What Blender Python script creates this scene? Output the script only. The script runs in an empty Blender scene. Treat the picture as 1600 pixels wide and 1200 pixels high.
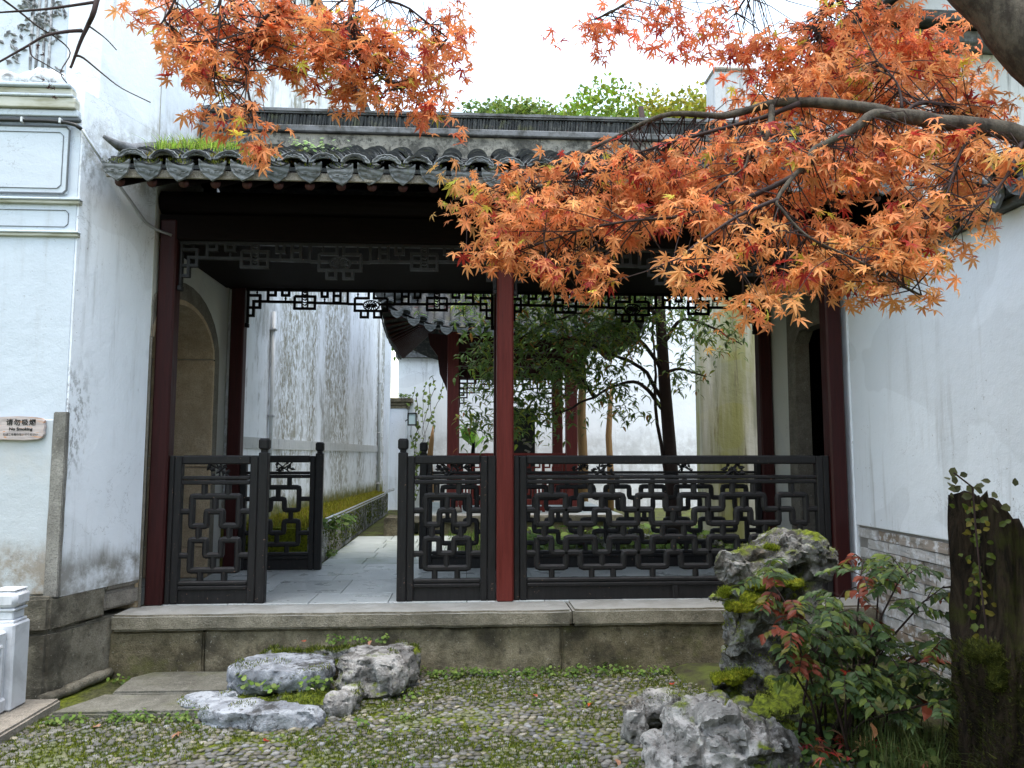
# Covered garden corridor with an autumn maple in front, a walled back garden with a pavilion behind.
# Units are metres, X runs along the corridor, Y away from the viewer, Z up.
import bpy, bmesh, math, random
import numpy as np
from mathutils import Vector, Matrix, noise as mnoise
random.seed(7); np.random.seed(7)
scene = bpy.context.scene
COL = scene.collection
R = math.radians

# ------------------------------------------------------------------ camera, sky, sun, exposure
cam_data = bpy.data.cameras.new("camera")
cam = bpy.data.objects.new("camera", cam_data); COL.objects.link(cam)
cam.location = (0, 0, 1.4)
cam.rotation_euler = (R(90 + 5.35), 0, R(-3.5))
cam_data.sensor_width = 36.0
cam_data.lens = 27.0
cam_data.clip_start = 0.05
cam_data.clip_end = 2000
scene.camera = cam

SUN_EL, SUN_AZ = 79, 195          # azimuth clockwise from +Y: near the zenith, veiled by cloud
world = bpy.data.worlds.new("World"); scene.world = world; world.use_nodes = True
wn = world.node_tree; wn.nodes.clear()
sky = wn.nodes.new("ShaderNodeTexSky"); sky.sky_type = 'NISHITA'; sky.sun_disc = False
sky.sun_elevation = R(SUN_EL); sky.sun_rotation = R(SUN_AZ)
sky.air_density = 2.0; sky.dust_density = 2.0; sky.ozone_density = 1.0
hsv = wn.nodes.new("ShaderNodeHueSaturation"); hsv.inputs['Saturation'].default_value = 0.72
bg = wn.nodes.new("ShaderNodeBackground"); bg.inputs['Strength'].default_value = 0.15
wo = wn.nodes.new("ShaderNodeOutputWorld")
wn.links.new(sky.outputs[0], hsv.inputs['Color']); wn.links.new(hsv.outputs[0], bg.inputs[0]); wn.links.new(bg.outputs[0], wo.inputs[0])
sd = bpy.data.lights.new("sun", 'SUN'); sd.energy = 0.85; sd.angle = R(30); sd.color = (1, .95, .88)
so = bpy.data.objects.new("sun", sd); COL.objects.link(so)
so.rotation_euler = (R(90 - SUN_EL), 0, R(180 - SUN_AZ))
so.location = (0, 0, 12)
vs = scene.view_settings
vs.view_transform = 'Standard'; vs.look = 'None'; vs.gamma = 1.0; vs.exposure = 1.84
vs.use_curve_mapping = False
cy = scene.cycles
cy.use_denoising = True; cy.max_bounces = 7; cy.diffuse_bounces = 4; cy.glossy_bounces = 3; cy.transmission_bounces = 4
cy.transparent_max_bounces = 6; cy.sample_clamp_indirect = 6.0

# ------------------------------------------------------------------ object helpers
def wmat(o):
    """world matrix without waiting for the depsgraph"""
    m = o.matrix_basis.copy()
    if o.parent: m = wmat(o.parent) @ o.matrix_parent_inverse @ m
    return m
def link(name, data, mat=None, parent=None, matrix=None):
    o = bpy.data.objects.new(name, data); COL.objects.link(o)
    if mat is not None and data is not None and len(data.materials) == 0: data.materials.append(mat)
    if parent is not None:
        o.parent = parent; o.matrix_parent_inverse = wmat(parent).inverted()
    if matrix is not None: o.matrix_basis = matrix
    return o
def tag(o, label, cat, group=None, kind=None):
    o["label"] = label
    if cat: o["category"] = cat
    if group: o["group"] = group
    if kind: o["kind"] = kind
    return o
def thing(name, loc, label, cat, group=None, kind=None):
    o = bpy.data.objects.new(name, None); COL.objects.link(o); o.location = loc
    o.empty_display_size = .1
    return tag(o, label, cat, group, kind)
def setting(o, label=None):
    o["kind"] = "structure"
    if label: o["label"] = label
    return o
def mesh_np(name, V, T, col=None, smooth=False):
    """mesh from numpy triangles; col is an optional per-vertex colour called tint"""
    V = np.asarray(V, np.float32).reshape(-1, 3); T = np.asarray(T, np.int32).reshape(-1, 3)
    me = bpy.data.meshes.new(name)
    me.vertices.add(len(V)); me.vertices.foreach_set("co", V.ravel())
    me.loops.add(T.size); me.loops.foreach_set("vertex_index", T.ravel())
    me.polygons.add(len(T))
    me.polygons.foreach_set("loop_start", np.arange(0, T.size, 3, dtype=np.int32))
    try: me.polygons.foreach_set("loop_total", np.full(len(T), 3, np.int32))
    except Exception: pass
    me.polygons.foreach_set("use_smooth", np.full(len(T), smooth, bool))
    if col is not None:
        a = me.color_attributes.new("tint", 'FLOAT_COLOR', 'POINT')
        c = np.ones((len(V), 4), np.float32); c[:, :3] = col
        a.data.foreach_set("color", c.ravel())
    me.update(calc_edges=True)
    return me

class MB:
    """collects vertices and faces of ONE mesh"""
    def __init__(s): s.v = []; s.f = []
    def add(s, v, f):
        n = len(s.v); s.v += [tuple(p) for p in v]; s.f += [tuple(i + n for i in q) for q in f]; return s
    def box(s, x0, x1, y0, y1, z0, z1, b=0.0):
        if b <= 0:
            v = [(x, y, z) for z in (z0, z1) for y in (y0, y1) for x in (x0, x1)]
            return s.add(v, [(0, 2, 3, 1), (4, 5, 7, 6), (0, 1, 5, 4), (2, 6, 7, 3), (0, 4, 6, 2), (1, 3, 7, 5)])
        X, Y, Z = (x0, x1), (y0, y1), (z0, z1); v = []; ix = {}
        for i in (0, 1):
            for j in (0, 1):
                for k in (0, 1):
                    dx, dy, dz = (b, -b)[i], (b, -b)[j], (b, -b)[k]
                    ix[i, j, k] = len(v)
                    v += [(X[i], Y[j] + dy, Z[k] + dz), (X[i] + dx, Y[j], Z[k] + dz), (X[i] + dx, Y[j] + dy, Z[k])]
        f = []
        for i in (0, 1):
            q = [ix[i, 0, 0], ix[i, 1, 0], ix[i, 1, 1], ix[i, 0, 1]]; f.append(q if i else q[::-1])
            q = [ix[0, i, 0] + 1, ix[0, i, 1] + 1, ix[1, i, 1] + 1, ix[1, i, 0] + 1]; f.append(q if i else q[::-1])
            q = [ix[0, 0, i] + 2, ix[1, 0, i] + 2, ix[1, 1, i] + 2, ix[0, 1, i] + 2]; f.append(q if i else q[::-1])
        for i in (0, 1):
            for j in (0, 1):
                a, c = ix[i, j, 0], ix[i, j, 1]; q = [a, a + 1, c + 1, c]; f.append(q if (i + j) % 2 else q[::-1])
                a, c = ix[i, 0, j], ix[i, 1, j]; q = [a + 2, a, c, c + 2]; f.append(q if (i + j) % 2 else q[::-1])
                a, c = ix[0, i, j], ix[1, i, j]; q = [a + 1, a + 2, c + 2, c + 1]; f.append(q if (i + j) % 2 else q[::-1])
                for k in (0, 1):
                    a = ix[i, j, k]; q = [a, a + 1, a + 2]; f.append(q if (i + j + k) % 2 else q[::-1])
        return s.add(v, f)
    def prism(s, pts, z0, z1):
        """plan polygon (x,y) counter-clockwise, extruded in z"""
        n = len(pts)
        v = [(x, y, z0) for x, y in pts] + [(x, y, z1) for x, y in pts]
        f = [tuple(range(n - 1, -1, -1)), tuple(range(n, 2 * n))] + [(i, (i + 1) % n, (i + 1) % n + n, i + n) for i in range(n)]
        return s.add(v, f)
    def slabxz(s, pts, y0, y1):
        """elevation polygon (x,z) extruded in y"""
        n = len(pts)
        v = [(x, y0, z) for x, z in pts] + [(x, y1, z) for x, z in pts]
        f = [tuple(range(n)), tuple(range(2 * n - 1, n - 1, -1))] + [(i, i + n, (i + 1) % n + n, (i + 1) % n) for i in range(n)]
        return s.add(v, f)
    def slabyz(s, pts, x0, x1):
        n = len(pts)
        v = [(x0, y, z) for y, z in pts] + [(x1, y, z) for y, z in pts]
        f = [tuple(range(n)), tuple(range(2 * n - 1, n - 1, -1))] + [(i, i + n, (i + 1) % n + n, (i + 1) % n) for i in range(n)]
        return s.add(v, f)
    def tube(s, pts, rad, n=8, caps=True):
        """round tube along a 3-D path; rad is one number or one per point"""
        P = [Vector(p) for p in pts]
        if not hasattr(rad, '__len__'): rad = [rad] * len(P)
        up = None; base = len(s.v)
        for i, p in enumerate(P):
            d = (P[min(i + 1, len(P) - 1)] - P[max(i - 1, 0)]).normalized()
            if up is None:
                up = d.orthogonal().normalized()
            up = (up - d * up.dot(d))
            up = up.normalized() if up.length > 1e-6 else d.orthogonal().normalized()
            w = d.cross(up)
            for k in range(n):
                a = 2 * math.pi * k / n
                q = p + (up * math.cos(a) + w * math.sin(a)) * rad[i]; s.v.append(tuple(q))
        for i in range(len(P) - 1):
            for k in range(n):
                a = base + i * n + k; b = base + i * n + (k + 1) % n
                s.f.append((a, b, b + n, a + n))
        if caps:
            s.f.append(tuple(base + k for k in range(n - 1, -1, -1)))
            s.f.append(tuple(base + (len(P) - 1) * n + k for k in range(n)))
        return s
    def bar(s, pts, w, d, y, closed=False, round_=False, fillet=0.0):
        """flat path (x,z) in the plane y with a mitred profile: w wide in the plane, d deep"""
        P = [Vector((a, b)) for a, b in pts]
        if fillet > 0:
            Q = []; n = len(P)
            for i, p in enumerate(P):
                if not closed and i in (0, n - 1): Q.append(p); continue
                a = (P[i - 1] - p); b = (P[(i + 1) % n] - p)
                if abs(a.normalized().dot(b.normalized())) > .98: Q.append(p); continue
                r = min(fillet, a.length * .49, b.length * .49)
                p0, p1 = p + a.normalized() * r, p + b.normalized() * r
                for t in (0, .5, 1): Q.append(p0 * (1 - t) ** 2 + p * 2 * t * (1 - t) + p1 * t * t)
            P = Q
        n = len(P); base = len(s.v)
        prof = [(math.cos(2 * math.pi * (k + .5) / 8) / math.cos(math.pi / 8), math.sin(2 * math.pi * (k + .5) / 8) / math.cos(math.pi / 8)) for k in range(8)] if round_ else [(1, 1), (-1, 1), (-1, -1), (1, -1)]
        m = len(prof)
        for i, p in enumerate(P):
            a = (p - P[i - 1]).normalized() if (closed or i > 0) else (P[1] - p).normalized()
            b = (P[(i + 1) % n] - p).normalized() if (closed or i < n - 1) else a
            t = (a + b).normalized(); nn = Vector((-t.y, t.x)); c = max(.35, nn.dot(Vector((-a.y, a.x))))
            for (u, q) in prof:
                o = p + nn * (u * w / 2 / c); s.v.append((o.x, y + q * d / 2, o.y))
        for i in range(n if closed else n - 1):
            j = (i + 1) % n
            for k in range(m):
                a, b = base + i * m + k, base + i * m + (k + 1) % m
                c2, d2 = base + j * m + (k + 1) % m, base + j * m + k
                s.f.append((a, b, c2, d2))
        if not closed:
            s.f.append(tuple(base + k for k in range(m - 1, -1, -1))); s.f.append(tuple(base + (n - 1) * m + k for k in range(m)))
        return s
    def lathe(s, prof, c, n=12):
        """profile (r,z) turned about the vertical through c"""
        base = len(s.v)
        for r, z in prof:
            for k in range(n):
                a = 2 * math.pi * k / n; s.v.append((c[0] + r * math.cos(a), c[1] + r * math.sin(a), c[2] + z))
        for i in range(len(prof) - 1):
            for k in range(n):
                a, b = base + i * n + k, base + i * n + (k + 1) % n
                s.f.append((a, b, b + n, a + n))
        s.f.append(tuple(base + k for k in range(n - 1, -1, -1))); s.f.append(tuple(base + (len(prof) - 1) * n + k for k in range(n)))
        return s
    def mesh(s, name, smooth=False):
        me = bpy.data.meshes.new(name); me.from_pydata(s.v, [], s.f); me.update()
        bm = bmesh.new(); bm.from_mesh(me); bmesh.ops.recalc_face_normals(bm, faces=bm.faces); bm.to_mesh(me); bm.free()
        if smooth: me.polygons.foreach_set("use_smooth", [True] * len(me.polygons))
        return me
    def build(s, name, mat, parent=None, smooth=False):
        return link(name, s.mesh(name, smooth), mat, parent)
def smooth_by_angle(me, deg=40):
    bm = bmesh.new(); bm.from_mesh(me)
    for f in bm.faces: f.smooth = True
    for e in bm.edges:
        if len(e.link_faces) == 2 and e.calc_face_angle(0) > R(deg): e.smooth = False
    bm.to_mesh(me); bm.free(); return me
def stone_block(name, x0, x1, y0, y1, z0, z1, mat, parent, amp=.006, res=.05, bevel=.012, seed=0):
    """a hewn block: bevelled, subdivided and roughened so that its edges are uneven"""
    bm = bmesh.new(); bmesh.ops.create_cube(bm, size=1)
    for v in bm.verts: v.co = Vector(((x0 + x1) / 2 + v.co.x * (x1 - x0), (y0 + y1) / 2 + v.co.y * (y1 - y0), (z0 + z1) / 2 + v.co.z * (z1 - z0)))
    bmesh.ops.bevel(bm, geom=list(bm.edges), offset=bevel, segments=2, affect='EDGES')
    for ax in range(3):
        lo, hi = (x0, y0, z0)[ax], (x1, y1, z1)[ax]
        n = min(60, int((hi - lo) / res))
        for i in range(1, n):
            no = Vector((0, 0, 0)); no[ax] = 1; co = Vector((0, 0, 0)); co[ax] = lo + (hi - lo) * i / n
            bmesh.ops.bisect_plane(bm, geom=list(bm.verts) + list(bm.edges) + list(bm.faces), plane_co=co, plane_no=no)
    bm.normal_update()
    for v in bm.verts:
        p = v.co * 9 + Vector((seed * 7.3, seed * 3.1, 0))
        v.co = v.co + v.normal * (mnoise.noise(p) * amp + mnoise.noise(p * 3.3) * amp * .6 + mnoise.noise(v.co * 2.1 + Vector((seed, 0, 0))) * amp)
    me = bpy.data.meshes.new(name); bm.to_mesh(me); bm.free()
    smooth_by_angle(me, 35)
    return link(name, me, mat, parent)

# ------------------------------------------------------------------ material helpers
def lin(r, g, b):
    f = lambda c: (c / 255 / 12.92) if c / 255 <= .04045 else ((c / 255 + .055) / 1.055) ** 2.4
    return (f(r), f(g), f(b))
class M:
    """small wrapper to write node materials"""
    def __init__(s, name, rough=.7, spec=.3):
        s.m = bpy.data.materials.new(name); s.m.use_nodes = True; s.t = s.m.node_tree
        s.b = s.t.nodes["Principled BSDF"]; s.out = s.t.nodes["Material Output"]
        s.b.inputs['Roughness'].default_value = rough; s.b.inputs['Specular IOR Level'].default_value = spec
        s._pos = None
    def n(s, typ, **kw):
        nd = s.t.nodes.new(typ)
        for k, v in kw.items(): setattr(nd, k, v)
        return nd
    def l(s, a, b): s.t.links.new(a, b)
    def set(s, sock, v):
        if isinstance(v, bpy.types.NodeSocket): s.l(v, sock)
        elif isinstance(v, (tuple, list)): sock.default_value = tuple(v) + (1,) if len(v) == 3 and len(sock.default_value) == 4 else v
        else: sock.default_value = v
    @property
    def pos(s):
        if s._pos is None: s._pos = s.n("ShaderNodeNewGeometry").outputs['Position']
        return s._pos
    def scaled(s, v, off=(0, 0, 0)):
        m = s.n("ShaderNodeMapping"); s.l(s.pos, m.inputs['Vector']); m.inputs['Scale'].default_value = v; m.inputs['Location'].default_value = off
        return m.outputs[0]
    def noise(s, scale, detail=4, rough=.55, vec=None, dist=0):
        nd = s.n("ShaderNodeTexNoise"); nd.inputs['Scale'].default_value = scale; nd.inputs['Detail'].default_value = detail
        nd.inputs['Roughness'].default_value = rough; nd.inputs['Distortion'].default_value = dist
        s.l(vec if vec is not None else s.pos, nd.inputs['Vector']); return nd.outputs['Fac']
    def vor(s, scale, feature='F1', vec=None):
        nd = s.n("ShaderNodeTexVoronoi", feature=feature); nd.inputs['Scale'].default_value = scale
        s.l(vec if vec is not None else s.pos, nd.inputs['Vector']); return nd.outputs['Distance']
    def ramp(s, fac, lo, hi, a=0.0, b=1.0):
        nd = s.n("ShaderNodeMapRange"); nd.interpolation_type = 'SMOOTHSTEP'; s.set(nd.inputs['Value'], fac)
        nd.inputs['From Min'].default_value = lo; nd.inputs['From Max'].default_value = hi
        nd.inputs['To Min'].default_value = a; nd.inputs['To Max'].default_value = b; return nd.outputs[0]
    def math(s, op, a, b=0.0, clamp=False):
        nd = s.n("ShaderNodeMath", operation=op, use_clamp=clamp); s.set(nd.inputs[0], a); s.set(nd.inputs[1], b); return nd.outputs[0]
    def mix(s, fac, a, b, blend='MIX'):
        nd = s.n("ShaderNodeMix", data_type='RGBA', blend_type=blend); s.set(nd.inputs[0], fac); s.set(nd.inputs[6], a); s.set(nd.inputs[7], b); return nd.outputs[2]
    def sep(s, vec=None):
        nd = s.n("ShaderNodeSeparateXYZ"); s.l(vec if vec is not None else s.pos, nd.inputs[0]); return nd.outputs
    def normal(s):
        return s.n("ShaderNodeNewGeometry").outputs['Normal']
    def tint(s):
        return s.n("ShaderNodeVertexColor", layer_name="tint").outputs['Color']
    def rand(s):
        return s.n("ShaderNodeObjectInfo").outputs['Random']
    def bump(s, h, strength=.4, dist=.01, prev=None):
        nd = s.n("ShaderNodeBump"); nd.inputs['Strength'].default_value = strength; nd.inputs['Distance'].default_value = dist
        s.l(h, nd.inputs['Height'])
        if prev is not None: s.l(prev, nd.inputs['Normal'])
        return nd.outputs[0]
    def done(s, col=None, normal=None, rough=None):
        if col is not None: s.set(s.b.inputs['Base Color'], col)
        if normal is not None: s.l(normal, s.b.inputs['Normal'])
        if rough is not None: s.set(s.b.inputs['Roughness'], rough)
        return s.m

# ------------------------------------------------------------------ materials
def plaster(name, base=(.80, .83, .86), streak=.25, streak_col=(.34, .34, .33), speck=.35, damp=None, green=0.0, warm=.0, zstain=None, scale=1.0, roofline=False):
    m = M(name, .85, .15)
    big = m.noise(1.1 * scale, 5, .6)
    col = m.mix(m.ramp(big, .42, .72, 0, .5), base, tuple(c * .86 for c in base))
    if warm: col = m.mix(m.ramp(m.noise(2.3, 5, .6), .5, .75, 0, warm), col, (.55, .50, .42))
    sv = m.scaled((7, 7, .55)); st = m.noise(1.6 * scale, 7, .68, sv)
    patch = m.noise(.9 * scale, 3, .5)
    k = m.math('MULTIPLY', m.ramp(st, .50, .72), m.ramp(patch, .35, .62))
    col = m.mix(m.math('MULTIPLY', k, streak), col, streak_col)
    if green: 
        gv = m.scaled((2.2, 2.2, .18)); g = m.noise(1.1, 5, .6, gv)
        col = m.mix(m.math('MULTIPLY', m.ramp(g, .40, .62), green), col, (.31, .31, .085))
        g2 = m.noise(2.3, 5, .6, gv); col = m.mix(m.math('MULTIPLY', m.ramp(g2, .5, .66), green * .9), col, (.12, .14, .03))
        g3 = m.noise(5.5, 6, .7, gv); col = m.mix(m.math('MULTIPLY', m.ramp(g3, .56, .66), green * .7), col, (.13, .095, .04))
    sp = m.noise(38, 3, .6); col = m.mix(m.math('MULTIPLY', m.ramp(sp, .66, .74), m.math('MULTIPLY', m.ramp(patch, .45, .6), speck)), col, (.2, .19, .18))
    if roofline:    # speckled black mould along the outer corner
        yy, zz = m.sep()[1], m.sep()[2]; k = m.math('MULTIPLY', m.ramp(m.math('ADD', yy, m.math('MULTIPLY', m.noise(2.6, 5, .7), -.30)), 4.62, 4.80, 1, 0), m.ramp(m.noise(24, 7, .78, m.scaled((1, 1, .5))), .46, .60)); k = m.math('MULTIPLY', k, m.ramp(m.noise(1.1, 4, .6, m.scaled((1, 1, .8), (4, 4, 1))), .38, .58)); col = m.mix(m.math('MULTIPLY', k, m.ramp(zz, 1.1, 1.5, 0, .75)), col, (.13, .13, .125))
    if roofline:    # grey mould on the wall just above the abutting roof slope
        yy, zz = m.sep()[1], m.sep()[2]; e = m.math('SUBTRACT', zz, m.math('MULTIPLY', yy, .456)); e = m.math('ADD', e, m.math('MULTIPLY', m.noise(4, 7, .72, m.scaled((1.5, 1.5, .6))), -.75))
        k = m.math('MULTIPLY', m.ramp(e, .62, 1.05, .8, 0), m.ramp(zz, 3.1, 3.25)); col = m.mix(m.math('MULTIPLY', k, m.ramp(m.noise(11, 6, .72), .35, .6)), col, m.mix(m.noise(6, 4), (.20, .20, .19), (.30, .27, .18)))
    if zstain:      # mould that creeps from a known line on the wall: (z of line, height, colour, amount)
        z0, h, c, amt = zstain
        zz = m.sep()[2]; e = m.math('ADD', zz, m.math('MULTIPLY', m.noise(3.5, 6, .7, m.scaled((1.6, 1.6, .35))), -h * 1.6))
        col = m.mix(m.math('MULTIPLY', m.ramp(e, z0 - h * .75, z0 + h * .1, 1, 0), m.math('MULTIPLY', amt, m.ramp(m.noise(5, 6, .7), .3, .6))), col, c)
    rp = m.noise(.75 * scale, 2, .4, m.scaled((1, 1, 1.3), (3.1, 1.7, 5.2)), 1.5); col = m.mix(m.ramp(rp, .555, .57, 0, .16), col, (.42, .44, .46))
    wv = m.math('ABSOLUTE', m.math('SUBTRACT', m.noise(1.3 * scale, 7, .7, m.scaled((1, 1, .8), (7, 2, 9)), 1.0), .5)); crack = m.math('MULTIPLY', m.ramp(wv, .0, .0035, 1, 0), m.ramp(m.noise(.8, 2), .5, .6)); col = m.mix(m.math('MULTIPLY', crack, .55), col, (.12, .12, .12))
    spot = m.math('MULTIPLY', m.ramp(m.noise(8, 6, .75, m.scaled((1.6, 1.6, .7))), .66, .74), streak); col = m.mix(spot, col, tuple(c * .8 for c in streak_col))
    h = m.math('ADD', m.math('ADD', m.noise(14, 6, .65), m.math('MULTIPLY', m.noise(90, 3, .6), .25)), m.math('MULTIPLY', m.noise(3.2, 3, .5), 1.6))
    return m.done(col, m.bump(h, .32, .014))
MAT = {}
MAT['plaster'] = plaster('white_plaster', base=(.80, .85, .91), streak=.5, speck=.8)
MAT['plaster_left_shaded'] = plaster('white_plaster_left_shaded', base=(.53, .585, .645), streak=.35, speck=.5)  # same whitewash as the side wall, darkened to carry the front's shade
MAT['plaster_side'] = plaster('white_plaster_side', base=(.83, .87, .92), streak=.7, speck=.9, zstain=(.70, .20, (.12, .10, .06), .8), roofline=True)
MAT['plaster_upper'] = plaster('weathered_plaster_upper', base=(.72, .76, .82), streak=.5, streak_col=(.33, .33, .34), speck=.6, zstain=(3.95, .45, (.30, .29, .25), .7))
def streaked():
    m = M('streaked_plaster_back', .88, .15)
    col = m.mix(m.ramp(m.noise(1.2, 4, .6), .4, .7), (.84, .86, .90), (.74, .76, .79))
    v = m.scaled((1.7, 1.7, .7)); big = m.noise(1.0, 8, .72, v, .5)
    col = m.mix(m.ramp(big, .50, .70, 0, .85), col, (.25, .245, .215))
    fine = m.noise(3.2, 8, .75, m.scaled((3.2, 3.2, 1.0)), .4); col = m.mix(m.ramp(fine, .52, .68, 0, .6), col, (.24, .23, .20))
    col = m.mix(m.ramp(m.noise(2.4, 7, .72, m.scaled((3, 3, .6)), .3), .56, .66, 0, .75), col, (.80, .82, .87))
    band = m.noise(.55, 3, .5, m.scaled((1, 2.0, .25), (2, .3, 0))); sp = m.noise(16, 7, .78, m.scaled((1, 1, .55)), .6)
    col = m.mix(m.math('MULTIPLY', m.ramp(band, .46, .62), m.ramp(sp, .42, .58)), col, (.27, .25, .19))
    z = m.math('ADD', m.sep()[2], m.math('MULTIPLY', m.noise(9, 6, .7), -.28))
    mc = m.mix(m.ramp(m.noise(12, 5, .7), .35, .65), (.20, .17, .02), (.08, .095, .012))
    col = m.mix(m.ramp(z, .66, .86, .95, 0), col, mc)
    return m.done(col, m.bump(m.math('ADD', m.noise(14, 6, .65), fine), .35, .015))
MAT['plaster_back'] = streaked()
MAT['plaster_moss'] = plaster('green_stained_plaster', base=(.88, .87, .82), streak=.3, green=.9, warm=.4)
MAT['plaster_warm'] = plaster('sky_blocker_plaster', base=(.55, .55, .50), streak=.3, warm=.4)
MAT['plaster_dado'] = plaster('rough_dado_plaster', base=(.48, .52, .55), streak=.35, streak_col=(.30, .26, .20), warm=.5, zstain=(.78, .2, (.22, .17, .11), .9))

def stone(name, rough=.88, spec=.2, base=(.19, .165, .105), dark=(.030, .027, .020), dark_amt=.9, moss=.0, light=(.32, .28, .195), bumpd=.012, lit_top=False):
    m = M(name, rough, spec)
    a = m.noise(2.2, 6, .65); b = m.noise(9, 6, .7); c = m.noise(120, 2, .5)
    col = m.mix(m.ramp(b, .35, .7), base, light)
    col = m.mix(m.math('MULTIPLY', m.ramp(a, .42, .66), dark_amt), col, dark)
    col = m.mix(m.math('MULTIPLY', m.ramp(m.noise(17, 5, .7), .55, .7), dark_amt * .7), col, dark)
    col = m.mix(m.ramp(c, .40, .75, 0, .55), col, tuple(x * .35 for x in base))
    col = m.mix(m.ramp(m.noise(70, 2, .5), .66, .74, 0, .6), col, (.36, .345, .29))
    if moss: col = m.mix(m.math('MULTIPLY', m.ramp(m.noise(3.4, 6, .7), .5, .68), moss), col, (.10, .115, .02))
    if lit_top: col = m.mix(m.ramp(m.sep(m.normal())[2], .75, .95, 0, .85), col, m.mix(m.ramp(m.noise(6, 5, .65), .35, .65), (.44, .44, .42), (.34, .335, .31)))      # sky light on upward faces, put into the colour as a paler tone
    h = m.math('ADD', m.noise(26, 6, .7), m.math('MULTIPLY', c, .5))
    return m.done(col, m.bump(h, .7, bumpd))
MAT['granite'] = stone('platform_stone')
MAT['granite_dark'] = stone('platform_stone_dark', base=(.145, .125, .075), dark=(.022, .020, .014), moss=.45, light=(.24, .205, .135))
MAT['granite_kerb'] = stone('kerb_stone', .55, .55, base=(.19, .17, .12), dark_amt=.6, light=(.30, .27, .205), lit_top=True)
MAT['granite_pale'] = stone('pale_stone', base=(.26, .235, .20), dark_amt=.35, light=(.37, .335, .285))
MAT['plinth'] = stone('plinth_stone', base=(.21, .19, .145), dark=(.04, .036, .028), dark_amt=.9, light=(.30, .275, .22))
MAT['lining'] = stone('door_lining_stone', base=(.44, .34, .22), dark=(.24, .18, .11), dark_amt=.5, light=(.54, .43, .30), bumpd=.006)
MAT['frame_stone'] = stone('door_frame_stone', base=(.16, .145, .115), dark_amt=.5, light=(.22, .2, .17), bumpd=.006)
MAT['flag'] = stone('flagstone', base=(.145, .14, .115), dark=(.05, .045, .036), dark_amt=.6, light=(.21, .205, .175), moss=.25)
MAT['strip'] = stone('wall_strip_stone', base=(.22, .21, .19), dark_amt=.4, light=(.32, .31, .28), bumpd=.006)

m = M('corridor_floor_slab', .32, .6)
c = m.mix(m.ramp(m.noise(3, 6, .6), .3, .7), (.46, .485, .48), (.56, .585, .58)); c = m.mix(m.ramp(m.noise(60, 3, .5), .5, .75, 0, .4), c, (.12, .13, .13))
c = m.mix(m.math('MULTIPLY', m.rand(), .25), c, (.17, .19, .185))
MAT['slab'] = m.done(c, m.bump(m.noise(40, 5, .6), .25, .006), m.ramp(m.noise(5, 4), .3, .7, .24, .45))
m = M('garden_path_slab', .6, .35)
c = m.mix(m.ramp(m.noise(2, 6, .6), .3, .7), (.32, .355, .33), (.43, .46, .44)); c = m.mix(m.ramp(m.noise(1.7, 6, .7), .55, .7, 0, .6), c, (.17, .2, .09))
MAT['path'] = m.done(c, m.bump(m.noise(40, 5, .6), .3, .006))

m = M('black_lacquer_wood', .5, .3)
grain = m.noise(6, 5, .6, m.scaled((14, 14, 1.2)))
c = m.mix(m.ramp(grain, .3, .7), (.008, .0075, .0077), (.0155, .0142, .0145))
chip = m.math('MULTIPLY', m.ramp(m.noise(45, 4, .7), .655, .69), m.ramp(m.noise(3, 3), .46, .56))
c = m.mix(chip, c, (.22, .13, .09))
dust = m.ramp(m.sep(m.normal())[2], .3, .95, 0, .35); c = m.mix(m.math('MULTIPLY', dust, m.ramp(m.noise(8, 4, .6), .3, .6)), c, (.07, .068, .07))
MAT['black'] = m.done(c, m.bump(grain, .12, .004), m.ramp(m.noise(12, 4), .3, .7, .42, .65))
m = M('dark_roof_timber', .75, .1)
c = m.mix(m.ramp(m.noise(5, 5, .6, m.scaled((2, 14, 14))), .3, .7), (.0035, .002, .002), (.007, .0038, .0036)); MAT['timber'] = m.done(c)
def red_lacquer(name, a, b):
    m = M(name, .55, .22)
    g = m.noise(4, 6, .65, m.scaled((16, 16, .9)))
    c = m.mix(m.ramp(g, .3, .7), a, b)
    c = m.mix(m.math('MULTIPLY', m.ramp(m.noise(9, 6, .75, m.scaled((6, 6, .6))), .60, .70), .6), c, tuple(x * .35 for x in a))
    c = m.mix(m.ramp(m.noise(30, 4, .7, m.scaled((3, 3, 1))), .70, .76, 0, .6), c, (.30, .16, .13))
    return m.done(c, m.bump(g, .2, .005), m.ramp(g, .3, .7, .38, .6))
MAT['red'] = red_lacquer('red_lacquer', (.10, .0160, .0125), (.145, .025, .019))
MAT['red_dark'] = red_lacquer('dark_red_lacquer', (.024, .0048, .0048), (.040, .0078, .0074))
MAT['red_pav'] = red_lacquer('pavilion_red_lacquer', (.10, .02, .018), (.15, .032, .027))
m = M('rafter_end_paint', .6, .3); MAT['rafter_end'] = m.done(m.mix(m.noise(30, 3), (.05, .010, .009), (.025, .008, .007)))

m = M('grey_roof_tile', .8, .25)
r = m.rand(); c = m.mix(r, (.022, .024, .026), (.055, .058, .059))
c = m.mix(m.ramp(m.noise(16, 6, .7), .48, .66, 0, .7), c, (.11, .11, .10))
c = m.mix(m.math('MULTIPLY', m.ramp(m.noise(4, 5, .7), .55, .68), .55), c, (.07, .075, .02))
MAT['tile'] = m.done(c, m.bump(m.noise(50, 5, .65), .5, .006))
m = M('grey_eave_tile', .75, .3)
c = m.mix(m.rand(), (.10, .112, .12), (.18, .19, .195)); c = m.mix(m.ramp(m.noise(14, 6, .7), .45, .68, 0, .75), c, (.05, .052, .045))
c = m.mix(m.ramp(m.noise(6, 5, .7), .60, .70, 0, .6), c, (.10, .11, .03))
wv = m.n("ShaderNodeTexWave", wave_type='RINGS'); wv.inputs['Scale'].default_value = 9; wv.inputs['Distortion'].default_value = 6; wv.inputs['Detail'].default_value = 2
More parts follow.
